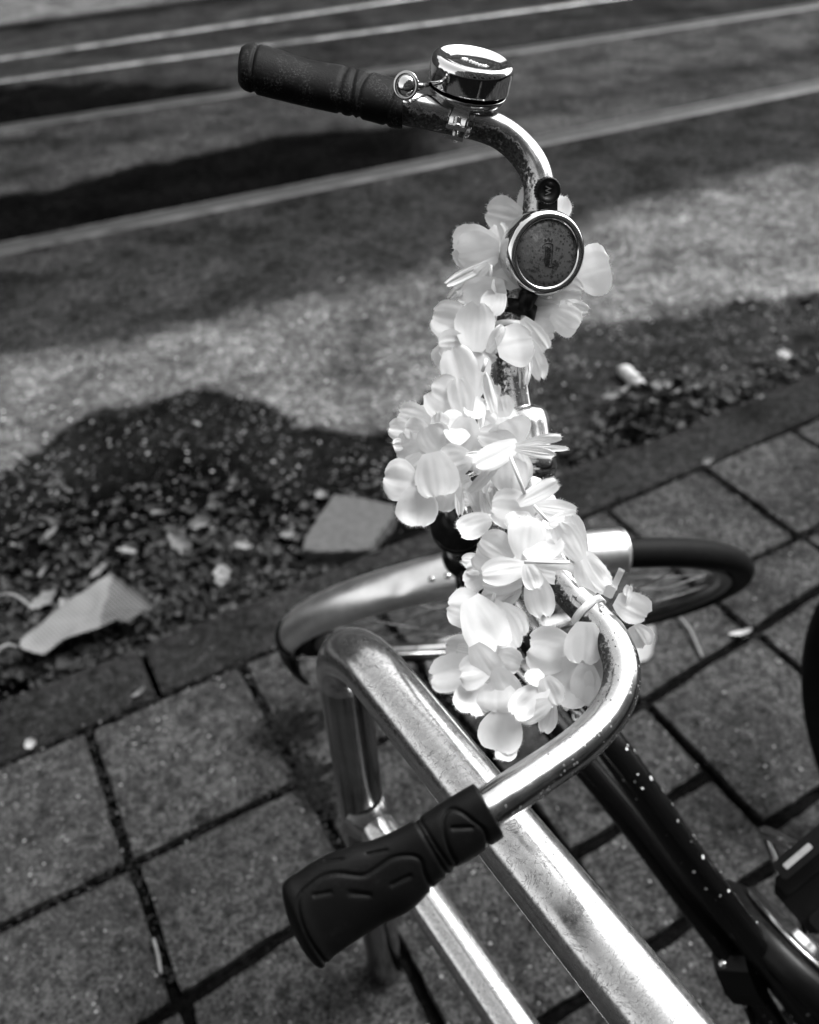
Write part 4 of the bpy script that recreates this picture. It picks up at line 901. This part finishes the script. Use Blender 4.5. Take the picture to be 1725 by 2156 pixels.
leaf(c7(700, 665), .055, M_PAPER, 'light scrap in the middle of the right hand litter clump', ZR, .03, .5, 'paper_scrap', 'paper scrap', .6)
leaf(c7(720, 590), .06, M_LEAF2, 'pale curled leaf on top of the right hand litter clump', ZR, .03, .1)
leaf(c7(560, 590), .06, M_LEAF2, 'pale leaf left of the white carton in the right hand clump', ZR, .02, .9)
leaf(c7(610, 545), .055, M_LEAF2, 'pale curled leaf touching the crushed paper cup', ZR, .03, 0.0)
leaf(c7(790, 640), .055, M_LEAF2, 'light broken leaf right of the litter clump centre', ZR, .03, 0.8)
leaf(c7(880, 600), .055, M_LEAF2, 'small pale leaf between the litter clump and the dark curled leaf', ZR, .03, 1.6)
leaf(c7(480, 640), .055, M_LEAF2, 'pale leaf low left of the right hand litter clump', ZR, .03, 2.4)
leaf(c7(1125, 605), .05, M_PAPER, 'small light scrap at the kerb right of the litter clump', ZR, .01, .3, 'paper_scrap', 'paper scrap', .6)
leaf(c7(1110, 135), .05, M_LEAF2, 'long pale leaf on the edge of the wet patch at right', ZR, .006, .1)
leaf(c7(940, 545), .07, M_TWIG, 'dark curled leaf lying right of the litter clump', ZR, .008, .2)
leaf(c7(1430, 135), .08, M_TWIG, 'dark leaf on the light asphalt at the right edge', ZR, .008, .1)
leaf((720, 592-0), .02, M_PAPER, 'tiny white fleck on the dark asphalt left of the bells', ZR, .004, .3, 'paper_scrap', 'paper scrap', .8)
leaf((1560, 1338), .045, M_PAPER, 'narrow white scrap on the slab joint at right', 0, .005, .05, 'paper_scrap', 'paper scrap', .35)
leaf((296, 1463), .03, M_LEAF2, 'small pale fleck at the slab edge below the cardboard', 0, .005, .5)
leaf((66, 1568), .022, M_PAPER, 'small white fleck on the kerb edge at far left', 0, .005, .5, 'paper_scrap', 'paper scrap', .8)
leaf((1490, 972), .03, M_LEAF2, 'pale fleck on the slab corner beside the kerb at right', 0, .004, .4)
leaf((730, 1822), .02, M_LEAF2, 'light fleck in the joint left of the rack post', 0, .004, 1.4)
# the white carton by the right clump: a crushed tube
cb = MB(); A0, A1 = G(*c7(535, 490), ZR), G(*c7(625, 580), ZR); ax = nrm(A1-A0); c_ = (A0+A1)/2
cb.add(*tube([A0-c_+ax*np.linalg.norm(A1-A0)*t+np.array([0, 0, .022]) for t in np.linspace(0, 1, 10)], [.018, .021, .022, .021, .02, .022, .021, .019, .02, .017], 14))
for i, v in enumerate(cb.v): cb.v[i] = (v[0]+.003*noise.noise(Vector(v)*60), v[1], v[2]*(.85+.2*noise.noise(Vector(v)*50)))
o = cb.build('paper_cup', M_PAPER); o.location = V(c_); tag(o, 'crushed white paper cup lying in the gutter on the right', 'paper cup')
def stalk(name, a, b, r, mat, label, cat, z=ZR, up=.012, bow=.01):
    A, B = G(*a, z), G(*b, z); c = (A+B)/2; mid = np.array([bow*.5, bow, up*1.4]); o = mesh(name, *tube(spline([A-c+np.array([0, 0, up]), mid, B-c+np.array([0, 0, up*.7])], 8), r, 8), mat); o.location = V(c); return tag(o, label, cat)
stalk('straw', c8(-20, 1005), c8(150, 1042), .0035, M_STRAW, 'pale thick straw above the cardboard at the left edge', 'straw', ZR, .03)
stalk('straw', c8(-20, 1312), c8(120, 1222), .003, M_STRAW, 'pale straw pointing at the tip of the cardboard', 'straw', ZR, .05)
stalk('twig', c7(1155, 452), c7(1375, 492), .006, M_TWIG, 'dark straight twig on the asphalt at the right', 'twig')
stalk('straw', (1422, 1296), (1478, 1388), .0032, M_LEAF2, 'thin pale straw on the paving below the front tyre', 'straw', 0, .006)
stalk('straw', (325, 1981), (340, 2053), .0025, M_LEAF2, 'short pale straw stuck in the joint at lower left', 'straw', 0, .006, .002)
stalk('straw', (878, 1668+640), (900, 1700+600), .002, M_STRAW, 'thin straw under the rack', 'straw', 0, .004) if False else None
sheet('newspaper_sheet', [(895, 1395), (925, 1462), (1030, 1450), (1130, 1432), (1250, 1418), (1362, 1392), (1372, 1310), (1300, 1296), (1180, 1300), (1040, 1330), (930, 1352)], 0.0, M_PAPER, 'flat white sheet of paper on the paving beneath the front wheel', 'paper sheet', .004, .006, .0012, seed=6)
# neighbour bicycle's rear tyre, dark and blurred at the right edge
nb = empty('neighbouring_bicycle', (1.05, .85, 0)); tag(nb, 'dark tyre of another parked bicycle cut off by the right edge', 'bicycle wheel')
nc = G(2148, 1690, .34); ex = nrm(np.array([.35, -.94, 0])); ez = np.array([0, 0, 1.]); en_ = np.cross(ex, ez)
def ntor(nm, prof, mat):
    vs = []; m_ = len(prof); n = 96
    for i in range(n):
        t = 2*math.pi*i/n; e = ex*math.cos(t)+ez*math.sin(t)
        for r, c in prof: vs.append(nc+e*r+en_*c)
    mesh(nm, vs, [(i*m_+q, ((i+1) % n)*m_+q, ((i+1) % n)*m_+q+1, i*m_+q+1) for i in range(n) for q in range(m_-1)], mat, nb)
ntor('tyre', [(.318+.022*math.cos(t), .022*math.sin(t)) for t in np.linspace(math.pi*.85, -math.pi*.85, 17)], M_TYRE)
ntor('rim', [(.302, .010), (.292, .010), (.288, 0), (.292, -.010), (.302, -.010), (.302, .01)], M_STEEL)
for i in range(24):
    t = 2*math.pi*i/24; e = ex*math.cos(t)+ez*math.sin(t); mesh('spoke', *tube([nc+en_*.02*(1 if i % 2 else -1), nc+e*.29], .001, 5), M_STEEL, nb)
mesh('hub', *tube([nc-en_*.05, nc+en_*.05], .018, 16), M_STEEL, nb)
adopt(nb)

# ------------------------------------------------------------------ the street's houses behind the viewer (seen in the chrome)
M_BRICK = m_plain('dark_brick', .035, .85, 0, .4, 8, .4, .01); M_GLASS = m_plain('window_glass', .01, .08, 0, .2, 3, .02); M_FRAMEW = m_plain('white_window_paint', .3, .5)
KX = np.array([K2[0], K2[1], 0]); KN = np.array([N2[0], N2[1], 0]); KZ = np.array([0, 0, 1.])
def house(x0, w_, h_, label, n0=5.2, KN=KN, grp='houses behind the viewer'):
    c0 = KN*n0+KX*(x0+w_/2); root = empty('canal_house', c0); tag(root, label, 'house', grp)
    mesh('wall', *box(c0+KN*4+KZ*h_/2, KX, KN, KZ, w_-.02, 8, h_), M_BRICK, root, False)
    gb = [c0+KX*a*w_*.499-KN*.02+KZ*b for a, b in ((-1, h_), (1, h_), (.3, h_+2.2), (-.3, h_+2.2))]
    mesh('gable', gb+[v+KN*.4 for v in gb], [(0, 1, 2, 3), (7, 6, 5, 4)]+[(k, k+4, (k+1) % 4+4, (k+1) % 4) for k in range(4)], M_BRICK, root, False)
    for f in range(int(h_//3)):
        for c in range(3):
            q_ = c0+KX*w_*((c+.5)/3-.5)+KZ*(1.9+3*f)
            fr = mesh('window', *box(q_-KN*.03, KX, KN, KZ, w_/3*.62, .08, 1.9), M_FRAMEW, root, False)
            mesh('pane', *box(q_-KN*.075, KX, KN, KZ, w_/3*.52, .03, 1.7), M_GLASS, fr, False)
    adopt(root)
ws = (7, 6, 5.5, 7, 5.5, 6, 6.5, 5.5); lbs = ('low brick canal house behind the viewer, first from the left', 'brick canal house behind the viewer, second from the left', 'tall narrow brick canal house behind the viewer, third from the left', 'wide brick canal house directly behind the viewer', 'tallest brick canal house behind the viewer', 'low brick canal house right of the tallest one', 'brick canal house behind the viewer, second from the right', 'narrow brick canal house behind the viewer, last on the right')
for i, (w_, h_, lb) in enumerate(zip(ws, (9, 12, 10, 12, 13.5, 9, 12, 10), lbs)): house(-24+sum(ws[:i]), w_, h_, lb)
for i, (w_, h_) in enumerate(((8, 11), (7, 13), (6.5, 11.5), (8, 12.5), (7, 14), (6, 11), (7.5, 13))):
    house(-18+sum((8, 7, 6.5, 8, 7, 6, 7.5)[:i]), w_, h_, 'brick canal house across the street, %s from the left' % ('first', 'second', 'third', 'fourth', 'fifth', 'sixth', 'seventh')[i], 19, -KN, 'houses across the street')
